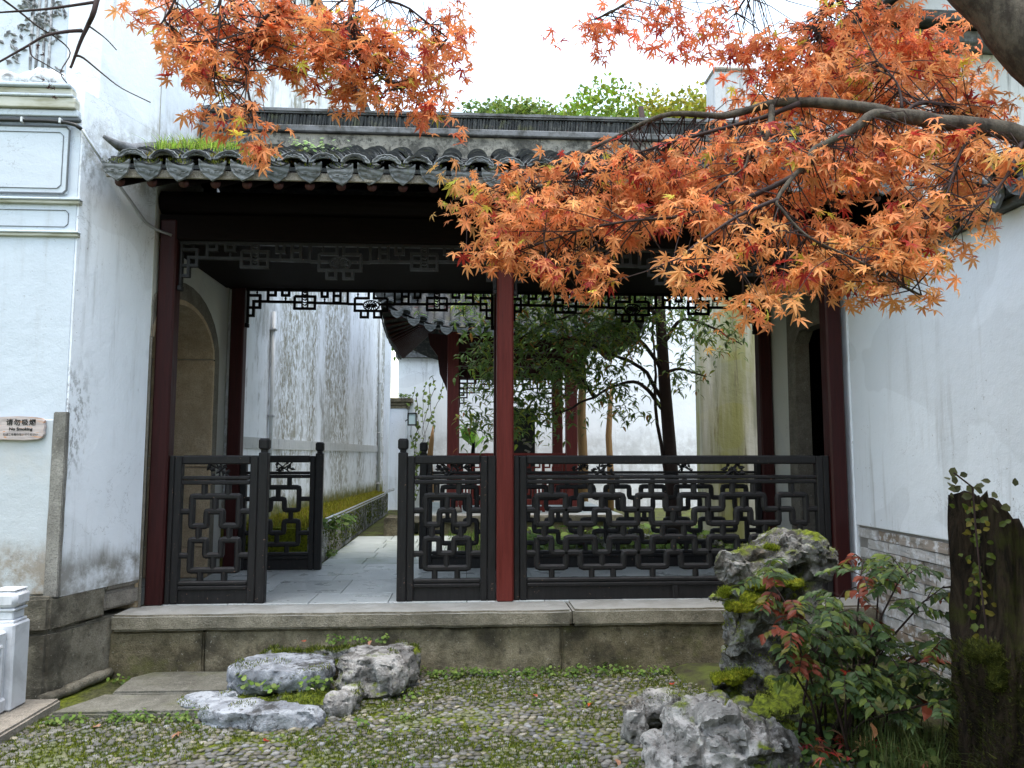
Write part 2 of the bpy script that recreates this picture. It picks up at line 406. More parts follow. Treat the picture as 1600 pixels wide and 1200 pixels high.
tc = m.n("ShaderNodeTexCoord"); m.l(tc.outputs['Object'], wv.inputs['Vector'])
MAT['eave_tile'] = m.done(c, m.bump(wv.outputs['Fac'], .6, .006, m.bump(m.noise(60, 5, .65), .4, .004)))
m = M('ridge_plaster', .9, .15)
c = m.mix(m.ramp(m.noise(5, 8, .75), .40, .62), (.30, .285, .25), (.085, .083, .075)); c = m.mix(m.ramp(m.noise(19, 6, .75), .50, .64, 0, .8), c, (.04, .04, .036)); c = m.mix(m.ramp(m.noise(9, 6, .7), .58, .7, 0, .8), c, (.38, .35, .30))
MAT['ridge_plaster'] = m.done(c, m.bump(m.noise(30, 7, .75), .8, .015))
m = M('ridge_cap_stone', .8, .25); c = m.mix(m.ramp(m.noise(7, 6, .7), .4, .65), (.16, .165, .175), (.06, .062, .06)); MAT['ridge_cap'] = m.done(c, m.bump(m.noise(40, 5), .5, .006))

def rockmat(name, base=(.185, .18, .172), light=(.39, .382, .368), dark=(.024, .021, .017), moss=.5, top=.45, warm=.3):
    m = M(name, .85, .25)
    a = m.noise(7, 8, .68, dist=.6); b = m.noise(22, 6, .7); v = m.vor(9, 'DISTANCE_TO_EDGE', None)
    col = m.mix(m.ramp(a, .42, .60), base, light)
    col = m.mix(m.ramp(m.noise(3.1, 8, .75, dist=.8), .50, .62, 0, .85), col, dark)
    col = m.mix(m.ramp(b, .54, .66, 0, .85), col, dark)
    col = m.mix(m.ramp(m.noise(5, 6, .7), .55, .7, 0, warm), col, (.15, .115, .075))
    vv = m.noise(11, 7, .72, m.scaled((1, 1, 2.4)), 1.2); col = m.mix(m.ramp(vv, .60, .68, 0, .7), col, (.30, .31, .325))
    if moss:
        nz = m.sep(m.normal())[2]
        k = m.math('MULTIPLY', m.ramp(nz, top - .25, top + .3), m.ramp(m.noise(4.2, 6, .7), .60 - .3 * moss, .72 - .3 * moss))
        mc = m.mix(m.ramp(m.noise(45, 4, .6), .3, .7), (.045, .06, .008), (.16, .20, .015))
        col = m.mix(k, col, mc)
    h = m.math('ADD', m.noise(18, 8, .72, dist=.5), m.math('MULTIPLY', m.noise(70, 4, .6), .4))
    return m.done(col, m.bump(h, .9, .02))
MAT['rock'] = rockmat('limestone', moss=.25)
MAT['rock_clean'] = rockmat('pale_limestone', moss=.0, light=(.38, .405, .44), base=(.20, .215, .24))
MAT['rock_tall'] = rockmat('pitted_limestone', base=(.10, .095, .085), light=(.30, .30, .295), dark=(.016, .014, .011), moss=.45, top=.35, warm=.6)
MAT['rock_moss'] = rockmat('mossy_limestone', base=(.13, .13, .12), moss=.75, top=.3, warm=.5)
MAT['rock_dark'] = rockmat('dark_mossy_limestone', base=(.05, .047, .038), light=(.10, .095, .08), dark=(.018, .016, .012), moss=.95, top=.2)

m = M('moss', .95, .1)
c = m.mix(m.ramp(m.noise(60, 4, .6), .3, .7), (.07, .085, .010), (.24, .27, .018)); c = m.mix(m.ramp(m.noise(6, 5, .6), .5, .7, 0, .6), c, (.26, .22, .02))
MAT['moss'] = m.done(c, m.bump(m.noise(140, 4, .7), .9, .02))
m = M('dark_moss', .95, .1); MAT['moss_dark'] = m.done(m.mix(m.ramp(m.noise(60, 4, .6), .3, .7), (.018, .022, .005), (.055, .06, .010)), m.bump(m.noise(140, 4, .7), .9, .02))  # darker green moss for the stump cushion
def leafmat(name, trans=.45, rough=.55, gain=1.0):
    m = M(name, rough, .25); t = m.tint()
    m.set(m.b.inputs['Base Color'], t)
    tr = m.n("ShaderNodeBsdfTranslucent"); hs = m.n("ShaderNodeHueSaturation"); hs.inputs['Value'].default_value = 1.35 * gain; hs.inputs['Saturation'].default_value = 1.0
    m.l(t, hs.inputs['Color']); m.l(hs.outputs[0], tr.inputs['Color'])
    mx = m.n("ShaderNodeMixShader"); mx.inputs[0].default_value = trans
    m.l(m.b.outputs[0], mx.inputs[1]); m.l(tr.outputs[0], mx.inputs[2]); m.l(mx.outputs[0], m.out.inputs['Surface'])
    return m.m
MAT['maple'] = leafmat('maple_leaf', .45, .55)
MAT['leaf'] = leafmat('green_leaf', .35, .4)
MAT['grass'] = leafmat('grass_blade', .35, .6)
m = M('bark', .9, .2)
bk = m.noise(7, 7, .7, m.scaled((3, 3, 1)))
c = m.mix(m.ramp(bk, .35, .65), (.035, .028, .022), (.10, .085, .065)); c = m.mix(m.ramp(m.noise(5, 5, .7), .55, .7, 0, .5), c, (.085, .09, .06))
MAT['bark'] = m.done(c, m.bump(m.noise(30, 6, .7), .8, .008))
m = M('twig_bark', .8, .25); MAT['twig'] = m.done(m.mix(m.noise(20, 3), (.022, .014, .013), (.05, .03, .027)))
m = M('rotten_stump_bark', .95, .15)
bk = m.noise(5, 8, .75, m.scaled((5, 5, .8)), .6)
c = m.mix(m.ramp(bk, .35, .65), (.006, .0045, .0035), (.050, .036, .024)); c = m.mix(m.ramp(m.noise(3.2, 6, .7), .52, .66, 0, .7), c, (.05, .055, .012))
c = m.mix(m.ramp(m.noise(40, 4, .7, m.scaled((3, 3, .6))), .66, .74, 0, .5), c, (.14, .11, .08))
MAT['stump'] = m.done(c, m.bump(bk, 1.0, .03, m.bump(m.noise(60, 5, .7), .6, .01)))
m = M('white_marble', .45, .4); c = m.mix(m.ramp(m.noise(5, 7, .65, dist=1), .4, .7), (.62, .645, .68), (.46, .48, .51))
c = m.mix(m.ramp(m.noise(9, 6, .7), .6, .72, 0, .5), c, (.35, .27, .2)); MAT['marble'] = m.done(c, m.bump(m.noise(50, 4), .15, .004))
m = M('pebble', .6, .4); c = m.tint(); c = m.mix(m.ramp(m.noise(45, 4, .6), .4, .7, 0, .4), c, (.09, .09, .08)); c = m.mix(m.ramp(m.noise(2.2, 5, .65), .5, .66, 0, .65), c, (.11, .13, .03))
MAT['pebble'] = m.done(c, m.bump(m.noise(120, 3), .2, .003))
m = M('courtyard_earth', .95, .1)
c = m.mix(m.ramp(m.noise(25, 5, .65), .35, .65), (.045, .042, .03), (.085, .08, .06)); c = m.mix(m.ramp(m.noise(2.2, 6, .65), .40, .58, .25, .95), c, m.mix(m.ramp(m.noise(50, 4), .3, .7), (.06, .078, .010), (.16, .19, .018)))
MAT['earth'] = m.done(c, m.bump(m.noise(70, 5, .7), .8, .015))
m = M('garden_soil', .95, .1); c = m.mix(m.ramp(m.noise(6, 6, .65), .35, .65), (.05, .045, .03), (.09, .11, .03)); MAT['soil'] = m.done(c, m.bump(m.noise(30, 5, .7), .8, .02))
m = M('grey_metal', .35, .5); m.b.inputs['Metallic'].default_value = .6; MAT['metal'] = m.done((.45, .46, .47))
m = M('black_plastic', .4, .4); MAT['blackplastic'] = m.done((.012, .012, .012))
m = M('white_plastic', .4, .4); MAT['whiteplastic'] = m.done(m.mix(m.ramp(m.noise(6, 5, .7), .5, .7, 0, .5), (.62, .64, .65), (.35, .34, .31)))
m = M('lamp_glass', .15, .5); MAT['lampglass'] = m.done((.55, .70, .72))
m = M('sign_board_wood', .7, .25)
g = m.noise(3, 6, .6, m.scaled((2, 1, 16)), .8); c = m.mix(m.ramp(g, .35, .65), (.52, .45, .43), (.34, .30, .29)); c = m.mix(m.ramp(m.noise(4, 4, .6, m.scaled((3, 1, 14)), 1.5), .60, .66, 0, .8), c, (.55, .22, .05))
MAT['signwood'] = m.done(c, m.bump(g, .4, .004))
m = M('sign_black_print', .6); MAT['ink'] = m.done((.012, .012, .012))
m = M('sign_red_print', .6); MAT['redink'] = m.done((.45, .03, .03))
m = M('dry_stalk', .8); MAT['stalk'] = m.done(m.mix(m.noise(12, 5, .6, m.scaled((4, 4, .6))), (.36, .20, .075), (.16, .10, .05)))
m = M('relief_ink_grey', .85, .1); MAT['relief'] = m.done(m.mix(m.ramp(m.noise(25, 5, .7), .35, .65), (.10, .10, .105), (.40, .41, .42)))
m = M('relief_white', .85, .1); MAT['relief_white'] = m.done(m.mix(m.ramp(m.noise(14, 6, .7, dist=1), .45, .65), (.66, .68, .70), (.2, .2, .2)))
m = M('dark_groove_paint', .8); MAT['groove'] = m.done((.10, .11, .12))
m = M('moulding_plaster', .85, .15); MAT['moulding'] = m.done(m.mix(m.ramp(m.noise(3, 5, .6, m.scaled((1, 1, 6))), .4, .65), (.50, .50, .44), (.30, .29, .21)))
# ================================================================== GROUND
ico = bmesh.new(); bmesh.ops.create_icosphere(ico, subdivisions=2, radius=1)
ICO_V = np.array([v.co[:] for v in ico.verts]); ICO_T = np.array([[v.index for v in f.verts] for f in ico.faces]); ico.free()
ground = setting(link('courtyard_ground', MB().add([(-150, -150, 0), (150, -150, 0), (150, 150, 0), (-150, 150, 0)], [(0, 1, 2, 3)]).mesh('courtyard_ground'), MAT['earth']), 'mossy courtyard ground set with small river pebbles')

def blocked(x, y):
    """places where no pebbles lie: flagstones, rocks, planting bed, plinth"""
    if x < -2.30 + (y - 4.7) * .12: return True
    if 4.37 < y < 5.2 and x < -1.32: return True                 # flagstones
    if y > 5.13: return True
    if x > 1.9 + (y - 3.6) * -.35 and y > 2.2: return True       # planting bed by the right wall
    return False
pv = []; pcs = []
rows = 0; y = 2.45
while y < 5.15:
    x = -2.75 + (rows % 2) * .022; big = 1.0
    while x < 2.6:
        left = x < -1.2
        px, py = x + random.uniform(-.008, .008), y + random.uniform(-.008, .008) + .03 * math.sin(x * 2.3)
        if not blocked(px, py) and random.random() > .04:
            s = random.uniform(.8, 1.18) * (1.22 if left and random.random() < .35 else 1)
            ang = random.gauss(0, .25 if not left else .6)
            pv.append((px, py, random.uniform(-.003, .005), .0188 * s * random.uniform(.9, 1.2), .0142 * s, .0095 * s * random.uniform(.8, 1.2), ang, random.uniform(-.25, .25), random.uniform(-.25, .25)))
            b = random.uniform(.055, .145) if random.random() < .78 else random.uniform(.15, .27); w = random.uniform(-.3, 1.8)
            pcs.append((b * (1 + .12 * w), b * (1 + .04 * w), b * (1 - .14 * w)))
        x += .040 * random.uniform(.92, 1.08)
    y += .035; rows += 1
def pebble_shape(seed):
    rs = np.random.RandomState(seed); k = rs.randn(3, 3) * 1.4; ph = rs.rand(3) * 6
    d = 1 + .10 * np.sin(ICO_V @ k[0] + ph[0]) + .06 * np.sin(ICO_V @ k[1] * 2 + ph[1])
    return ICO_V * d[:, None]
PSH = [pebble_shape(i) for i in range(8)]
def pebble_matrix(p):
    return Matrix.Translation(p[:3]) @ Matrix.Rotation(p[6], 4, 'Z') @ Matrix.Rotation(p[7], 4, 'X') @ Matrix.Rotation(p[8], 4, 'Y') @ Matrix.Diagonal((p[3], p[4], p[5], 1))
# pebbles in view that show largest: nearest to the viewer
vis = [i for i, p in enumerate(pv) if 3.42 < p[1] < 4.2 and abs(p[0] - .06 * p[1]) < .63 * p[1] and p[0] < 1.0]
vis.sort(key=lambda i: -(pv[i][3] * pv[i][4]) / pv[i][1] ** 3)
single = set(vis[:290])
PME = []
for i in range(16):
    b = .075 + .014 * (i % 8); PME.append(mesh_np('pebble', PSH[i % 8], ICO_T, np.tile((b * 1.04, b, b * .9), (len(ICO_V), 1)), True))
    PME[-1].materials.append(MAT['pebble'])
for i in single:
    link('pebble', PME[i % 16], None, ground, pebble_matrix(pv[i]))
VV, TT, CC = [], [], []
off = 0
for i, p in enumerate(pv):
    if i in single: continue
    Mx = np.array(pebble_matrix(p)); v = PSH[i % 8] @ Mx[:3, :3].T + Mx[:3, 3]
    VV.append(v); TT.append(ICO_T + off); CC.append(np.tile(pcs[i], (len(v), 1))); off += len(v)
pb = link('pebbles', mesh_np('pebbles', np.vstack(VV), np.vstack(TT), np.vstack(CC), True), MAT['pebble'], ground); pb["kind"] = "stuff"

# blades (moss, grass) as flat tapering triangles
def blades(name, pts, h, w, cols, lean=.5, mat='grass', parent=None, seg=1, nrm=None):
    n = len(pts); P = np.array(pts, float); rs = np.random.RandomState(len(name) + n)
    H = h * rs.uniform(.5, 1.25, n); a = rs.uniform(0, 2 * np.pi, n); ln = rs.uniform(.1, 1, n) * lean
    d = np.stack([np.cos(a), np.sin(a), np.zeros(n)], 1); s = np.stack([-np.sin(a), np.cos(a), np.zeros(n)], 1)
    up = np.tile((0, 0, 1.0), (n, 1)) if nrm is None else np.array(nrm)
    W = w * rs.uniform(.7, 1.3, n)
    ci = rs.randint(0, len(cols), n); C = np.array(cols)[ci] * rs.uniform(.7, 1.25, (n, 1))
    if seg == 1:
        V = np.stack([P - s * W[:, None] / 2, P + s * W[:, None] / 2, P + up * H[:, None] + d * (H * ln)[:, None]], 1)
        T = np.arange(3 * n).reshape(n, 3); K = 3
    else:
        mid = P + up * (H * .6)[:, None] + d * (H * ln * .3)[:, None]; tip = P + up * (H * (1 - .35 * ln))[:, None] + d * (H * ln * 1.1)[:, None]
        V = np.stack([P - s * W[:, None] / 2, P + s * W[:, None] / 2, mid - s * W[:, None] * .4, mid + s * W[:, None] * .4, tip], 1)
        b = np.arange(n)[:, None] * 5; T = np.concatenate([b + [0, 1, 3], b + [0, 3, 2], b + [2, 3, 4]]); K = 5
    o = link(name, mesh_np(name, V.reshape(-1, 3), T, np.repeat(C, K, 0)), MAT[mat], parent)
    o["kind"] = "stuff"; return o
MOSS_COLS = [(.07, .10, .012), (.12, .15, .015), (.17, .19, .02), (.05, .08, .015)]
GRASS_COLS = [(.08, .15, .02), (.12, .20, .03), (.06, .11, .02), (.16, .22, .05)]
pts = []
for _ in range(120000):
    x, y = random.uniform(-2.4, 2.0), random.uniform(3.0, 5.1)
    k = mnoise.noise((x * 1.6, y * 2.2, 3)) + .45 * mnoise.noise((x * 6, y * 6, 1)) + (.35 if x < -1.25 and y > 3.75 else 0) + (.45 if y > 4.95 and x > -.2 else 0)
    if k > -.02 and not (y > 4.38 and x < -1.3) and x > -2.3 + (y - 4.7) * .12: pts.append((x, y, .002))
MOSSG = blades('moss', pts, .016, .006, MOSS_COLS, .9, parent=ground)

# small weeds with round leaflets
def weeds(name, spots, parent=None, leafr=.009, cols=GRASS_COLS, hgt=.05):
    V, T, C = [], [], []
    for (x, y, z, s) in spots:
        for k in range(random.randint(7, 14)):
            a = random.uniform(0, 6.283); rr = random.uniform(.2, 1) * .05 * s; hh = random.uniform(.25, 1) * hgt * s
            c = Vector((x + rr * math.cos(a), y + rr * math.sin(a), z + hh)); n0 = Vector((math.cos(a) * .6, math.sin(a) * .6 - .3, 1)).normalized()
            u = n0.orthogonal().normalized(); w = n0.cross(u); col = np.array(random.choice(cols)) * random.uniform(.7, 1.3)
            b = len(V); V.append(c)
            for j in range(6): q = j * 1.047; V.append(c + (u * math.cos(q) + w * math.sin(q)) * leafr * s * random.uniform(.8, 1.2))
            T += [(b, b + 1 + j, b + 1 + (j + 1) % 6) for j in range(6)]; C += [col] * 7
            b = len(V); V += [Vector((x, y, z)), Vector((x + .002, y, z)), c]; T.append((b, b + 1, b + 2)); C += [col * .7] * 3
    o = link(name, mesh_np(name, np.array([v[:] for v in V]), T, np.array(C)), MAT['grass'], parent); o["kind"] = "stuff"; return o
sp = [(random.uniform(-.25, 1.35), random.uniform(4.98, 5.10), 0, random.uniform(.6, 1.3)) for _ in range(70)]
sp += [(random.uniform(-2.2, -1.3), random.uniform(4.26, 4.36), 0, random.uniform(.6, 1.2)) for _ in range(34)]
sp += [(random.uniform(-1.5, 1.2), random.uniform(3.4, 4.9), 0, random.uniform(.4, .9)) for _ in range(60)]
sp += [(-2.15, 5.02, 0, 1.2), (-2.1, 5.0, .0, 1.0), (-.28, 4.62, 0, 1.3), (-.30, 4.58, 0, 1.1), (-.52, 4.16, 0, 1.2)]
weeds('weeds', sp, ground)

# flagstones at the foot of the platform
def flag(pts, z1, seed):
    bm = bmesh.new(); vs_ = [bm.verts.new((x, y, -.05)) for x, y in pts]; f = bm.faces.new(vs_)
    r = bmesh.ops.extrude_face_region(bm, geom=[f])
    for v in r['geom']:
        if isinstance(v, bmesh.types.BMVert): v.co.z = z1
    bmesh.ops.bevel(bm, geom=list(bm.edges), offset=.012, segments=2, affect='EDGES')
    bmesh.ops.subdivide_edges(bm, edges=list(bm.edges), cuts=4, use_grid_fill=True); bm.normal_update()
    for v in bm.verts: v.co += v.normal * mnoise.noise(v.co * 8 + Vector((seed, 0, 0))) * .008
    bmesh.ops.recalc_face_normals(bm, faces=bm.faces)
    me = bpy.data.meshes.new('flagstone'); bm.to_mesh(me); bm.free(); smooth_by_angle(me); return link('flagstone', me, MAT['flag'], ground)
flag([(-2.02, 4.70), (-1.33, 4.70), (-1.10, 5.10), (-1.95, 5.12), (-2.05, 5.0)], .045, 1)
flag([(-2.20, 4.36), (-1.30, 4.36), (-1.29, 4.66), (-2.05, 4.68)], .040, 2)

# ================================================================== PLATFORM OF THE CORRIDOR
plat = setting(thing('stone_platform', (0, 5.1, 0), 'raised stone platform carrying the corridor', None))
for i, (a, b, z) in enumerate([(-2.22, .703, .398), (.712, 2.78, .402)]):
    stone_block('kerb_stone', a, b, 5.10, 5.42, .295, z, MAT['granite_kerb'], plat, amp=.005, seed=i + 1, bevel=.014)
for i, (a, b) in enumerate([(-2.24, -1.652), (-1.647, .632), (.64, 1.742), (1.75, 2.79)]):
    stone_block('face_block', a, b, 5.135 + .004 * (i % 2), 5.40, -.04, .291, MAT['granite_dark' if i in (0, 2) else 'granite'], plat, amp=.009, seed=i + 5)
MB().box(-2.20, 2.84, 5.40, 7.32, -.02, .384).build('core', MAT['granite'], plat)
xs = [-2.14, -1.6, -1.06, -.52, .02, .56, 1.1, 1.64, 2.18, 2.82]
ys = [5.424, 5.80, 6.42, 7.04, 7.32]
for j in range(4):
    for i in range(9):
        o = .16 * (j % 2) if 0 < i < 8 else 0
        MB().box(xs[i] + (.16 * (j % 2) if i > 0 else 0) + .002, xs[i + 1] + (.16 * (j % 2) if i < 8 else 0) - .002, ys[j] + .002, ys[j + 1] - .002, .36, .4 + random.uniform(-.0012, .0012), .003).build('floor_slab', MAT['slab'], plat)

# ================================================================== COVERED CORRIDOR
YF, YR = 5.46, 7.0
corr = thing('covered_corridor', (.3, 6.2, .4), 'roofed timber corridor with grey tiled roof on red posts', 'corridor')
def column(x, y, mat, w=.118, z1=3.06):
    return MB().box(x - w / 2, x + w / 2, y - w / 2, y + w / 2, .395, z1, .012).build('column', MAT[mat], corr)
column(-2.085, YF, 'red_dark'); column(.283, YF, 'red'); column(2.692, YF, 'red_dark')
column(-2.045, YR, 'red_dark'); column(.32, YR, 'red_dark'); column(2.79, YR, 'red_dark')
for y0, y1 in ((YF - .05, YF + .05), (YR - .05, YR + .05)):
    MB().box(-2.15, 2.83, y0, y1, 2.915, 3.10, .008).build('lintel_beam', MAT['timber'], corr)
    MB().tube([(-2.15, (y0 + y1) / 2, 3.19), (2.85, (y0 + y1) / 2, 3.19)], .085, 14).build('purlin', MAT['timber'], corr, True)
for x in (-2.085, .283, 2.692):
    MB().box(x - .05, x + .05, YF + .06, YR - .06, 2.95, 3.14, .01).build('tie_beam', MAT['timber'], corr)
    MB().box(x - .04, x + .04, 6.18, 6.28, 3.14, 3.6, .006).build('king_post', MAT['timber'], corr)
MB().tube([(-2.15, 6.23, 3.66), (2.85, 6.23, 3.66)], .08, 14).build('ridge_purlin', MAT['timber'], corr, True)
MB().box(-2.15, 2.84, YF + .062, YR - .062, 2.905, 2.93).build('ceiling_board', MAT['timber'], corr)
# roof planes
EY, EZ, SL = 4.62, 3.155, .456            # eave of the tiled front slope and its slope
def rz(y): return EZ + (y - EY) * SL
MB().add([(-2.19, 4.66, rz(4.66) - .055), (2.95, 4.66, rz(4.66) - .055), (2.95, 6.2, rz(6.2) - .055), (-2.19, 6.2, rz(6.2) - .055),
          (-2.19, 4.66, rz(4.66) - .03), (2.95, 4.66, rz(4.66) - .03), (2.95, 6.2, rz(6.2) - .03), (-2.19, 6.2, rz(6.2) - .03)],
         [(3, 2, 1, 0), (4, 5, 6, 7), (0, 1, 5, 4), (2, 3, 7, 6), (1, 2, 6, 5), (3, 0, 4, 7)]).build('roof_deck', MAT['timber'], corr)
MB().add([(-2.156, 6.2, rz(6.2) - .05), (2.95, 6.2, rz(6.2) - .05), (2.95, 7.75, 3.24), (-2.05, 7.75, 3.24), (-2.156, 6.2, rz(6.2) + .02), (2.95, 6.2, rz(6.2) + .02), (2.95, 7.75, 3.30), (-2.05, 7.75, 3.30)],
         [(0, 1, 2, 3), (7, 6, 5, 4), (0, 4, 5, 1), (2, 6, 7, 3), (1, 5, 6, 2), (3, 7, 4, 0)]).build('rear_roof_slope', MAT['tile'], corr)
MB().box(-2.18, 2.95, 4.655, 4.672, 3.085, 3.135, .003).build('eave_board', MAT['granite_pale'], corr)
PITCH = .1905; X0 = -2.015
NR = 26
rf = MB().tube([(0, 4.69, 0), (0, 5.5, .81 * SL)], .03, 10).mesh('rafter', True)
re_ = MB().tube([(0, 0, 0), (0, .004, 0)], .0305, 12).mesh('rafter_end', True); re_.materials.append(MAT['rafter_end'])
for i in range(NR):
    x = X0 + (i - .5) * PITCH
    if x > 2.9: continue
    r_ = link('rafter', rf, MAT['timber'], corr, Matrix.Translation((x, 0, 3.065)))
    link('rafter_end', re_, None, r_, Matrix.Translation((x, 4.686, 3.066)))
roof = link('roof', MB().add([(-2.19, 4.66, rz(4.66) - .028), (2.95, 4.66, rz(4.66) - .028), (2.95, 6.19, rz(6.19) - .028), (-2.19, 6.19, rz(6.19) - .028),
          (-2.19, 4.66, rz(4.66) - .004), (2.95, 4.66, rz(4.66) - .004), (2.95, 6.19, rz(6.19) - .004), (-2.19, 6.19, rz(6.19) - .004)],
         [(3, 2, 1, 0), (4, 5, 6, 7), (0, 1, 5, 4), (2, 3, 7, 6), (1, 2, 6, 5), (3, 0, 4, 7)]).mesh('roof'), MAT['tile'], corr)
def arc_tile(r, a0, a1, length, th, up, n=9, taper=.9):
    """curved tile along +Y; up=True is a cover (arched), False a pan"""
    mb = MB(); v = []
    for yy, s in ((0, 1), (length, taper)):
        for rr in (r, r - th):
            for k in range(n):
                a = a0 + (a1 - a0) * k / (n - 1)
                v.append((rr * s * math.cos(a), yy, (rr * s * math.sin(a)) * (1 if up else -1)))
    f = []
    o = lambda e, q, k: e * 2 * n + q * n + k
    for k in range(n - 1):
        f += [(o(0, 0, k), o(0, 0, k + 1), o(1, 0, k + 1), o(1, 0, k)), (o(0, 1, k + 1), o(0, 1, k), o(1, 1, k), o(1, 1, k + 1)),
              (o(0, 1, k), o(0, 1, k + 1), o(0, 0, k + 1), o(0, 0, k)), (o(1, 0, k), o(1, 0, k + 1), o(1, 1, k + 1), o(1, 1, k))]
    for k in (0, n - 1): f.append((o(0, 0, k), o(1, 0, k), o(1, 1, k), o(0, 1, k)))
    return mb.add(v, f)
cover_mb = arc_tile(.076, R(22), R(158), .19, .013, True); cover = smooth_by_angle(cover_mb.mesh('cover_tile')); cover.materials.append(MAT['tile'])
pan_mb = arc_tile(.082, R(35), R(145), .19, .012, False); pan = smooth_by_angle(pan_mb.mesh('pan_tile')); pan.materials.append(MAT['tile'])
th = math.atan(SL)
EXPO = .082; NT = 18
stuff_v, stuff_f = [], []
for i in range(NR):
    for j in range(NT):
        jit = Matrix.Translation((random.gauss(0, .005), random.gauss(0, .008), random.gauss(0, .004))) @ Matrix.Rotation(random.gauss(0, .045), 4, 'Z') @ Matrix.Rotation(random.gauss(0, .055), 4, 'Y')
        yy = EY + .01 + j * EXPO * math.cos(th)
        xc = X0 + i * PITCH                      # cover between two pans
        Mc = Matrix.Translation((xc, yy, rz(yy) + .012)) @ Matrix.Rotation(th - .10, 4, 'X') @ jit
        Mp = Matrix.Translation((xc - PITCH / 2, yy, rz(yy) + .078)) @ Matrix.Rotation(th - .07, 4, 'X') @ jit
        if j < 11 and xc < 2.88: link('cover_tile', cover, None, roof, Mc)
        elif xc < 2.9:
            b = len(stuff_v); stuff_v += [Mc @ Vector(p) for p in cover_mb.v]; stuff_f += [tuple(q + b for q in f) for f in cover_mb.f]
        if j < 2: link('pan_tile', pan, None, roof, Mp)
        else:
            b = len(stuff_v); stuff_v += [Mp @ Vector(p) for p in pan_mb.v]; stuff_f += [tuple(q + b for q in f) for f in pan_mb.f]
mb = MB(); mb.v = [tuple(p) for p in stuff_v]; mb.f = stuff_f
me = bpy.data.meshes.new('roof_tiles'); me.from_pydata(mb.v, [], mb.f); me.update(); smooth_by_angle(me)
link('roof_tiles', me, MAT['tile'], roof)["kind"] = "stuff"
# eave ends: arched fan plates under the covers and pointed drip plates under the pans
def fan_plate():
    n = 13; out = []; inn = []
    for k in range(n):
        a = R(14) + (R(166) - R(14)) * k / (n - 1); ro = .088 + .004 * math.sin(k * math.pi)  + (.005 if k % 2 else 0)
        out.append((ro * math.cos(a), ro * math.sin(a) * .86)); inn.append((.062 * math.cos(a) * 1.02, .020 + .028 * math.sin(a)))
    v = []; f = []
    for y0 in (0, -.012):
        v += [(x, y0, z) for x, z in out] + [(x, y0, z) for x, z in inn]
    for k in range(n - 1):
        f += [(k, k + 1, n + k + 1, n + k), (2 * n + k + 1, 2 * n + k, 3 * n + k, 3 * n + k + 1), (k + 1, k, 2 * n + k, 2 * n + k + 1), (n + k, n + k + 1, 3 * n + k + 1, 3 * n + k)]
    f += [(0, n, 3 * n, 2 * n), (n - 1, 3 * n - 1, 4 * n - 1, 2 * n - 1)]
    # raised rim and a few carved strokes
    mb = MB().add(v, f)
    mb.tube([(x * .99, -.014, z * .99) for x, z in out], .005, 5)
    for sx in (-1, 1):
        mb.tube([(sx * .045, -.014, .042), (sx * .03, -.016, .058), (sx * .012, -.014, .052)], .0035, 4); mb.tube([(sx * .02, -.014, .066), (sx * .004, -.016, .060)], .0035, 4)
    return mb
def drip_plate():
    top = [(.088 * math.cos(R(a)), -.075 * math.sin(R(a)) + .012) for a in (160, 140, 115, 90, 65, 40, 20)]
    left = [(-.082, -.002), (-.079, -.044), (-.064, -.080), (-.033, -.104), (0, -.124), (.033, -.104), (.064, -.080), (.079, -.044), (.082, -.002)]
    # crescent: concave upper edge follows the pan, lower edge comes to a point
    n = 9; up = [(-.082 + .0205 * k, -.001 - .030 * (1 - ((k - 4) / 4) ** 2)) for k in range(n)]
    v = []; f = []
    for y0 in (0, .012):
        v += [(x, y0 + (z * -.25), z) for x, z in up] + [(x, y0 + z * -.25, z) for x, z in left]
    for k in range(n - 1):
        f += [(k, k + 1, n + k + 1, n + k), (2 * n + k + 1, 2 * n + k, 3 * n + k, 3 * n + k + 1), (k, 2 * n + k, 2 * n + k + 1, k + 1), (n + k + 1, 3 * n + k + 1, 3 * n + k, n + k)]
    mb = MB().add(v, f)
    mb.tube([(x * .95, z * -.25 - .003, z * .95 - .003) for x, z in left], .0045, 5)
    for sx in (-1, 1):
        mb.tube([(sx * .055, .012, -.052), (sx * .035, .016, -.072), (sx * .012, .018, -.068), (sx * .006, .02, -.086)], .0035, 4)
        mb.tube([(sx * .03, .012, -.058), (sx * .012, .012, -.060)], .003, 4)
    return mb
fan = smooth_by_angle(fan_plate().mesh('end_tile')); fan.materials.append(MAT['eave_tile'])
drip = smooth_by_angle(drip_plate().mesh('drip_tile')); drip.materials.append(MAT['eave_tile'])
for i in range(NR):
    xc = X0 + i * PITCH
    if xc < 2.88: link('end_tile', fan, None, roof, Matrix.Translation((xc, EY + .002, EZ + .014)) @ Matrix.Rotation(random.gauss(0, .04), 4, 'Y') @ Matrix.Rotation(R(-8), 4, 'X'))
    link('drip_tile', drip, None, roof, Matrix.Translation((xc - PITCH / 2, EY - .006, EZ + .028 + random.gauss(0, .006))) @ Matrix.Rotation(random.gauss(0, .09), 4, 'Y') @ Matrix.Rotation(random.gauss(0, .10), 4, 'X'))
# verge at the left end where the roof meets the house
MB().tube([(-2.13 - .05 * (k == 0), EY - .015 + k * .09, rz(EY + k * .09) + .12 - .06 * min(1, k / 3) + (.04 if k == 0 else 0)) for k in range(17)], [.012, .030] + [.042] * 15, 8).build('verge', MAT['ridge_cap'], roof, True)
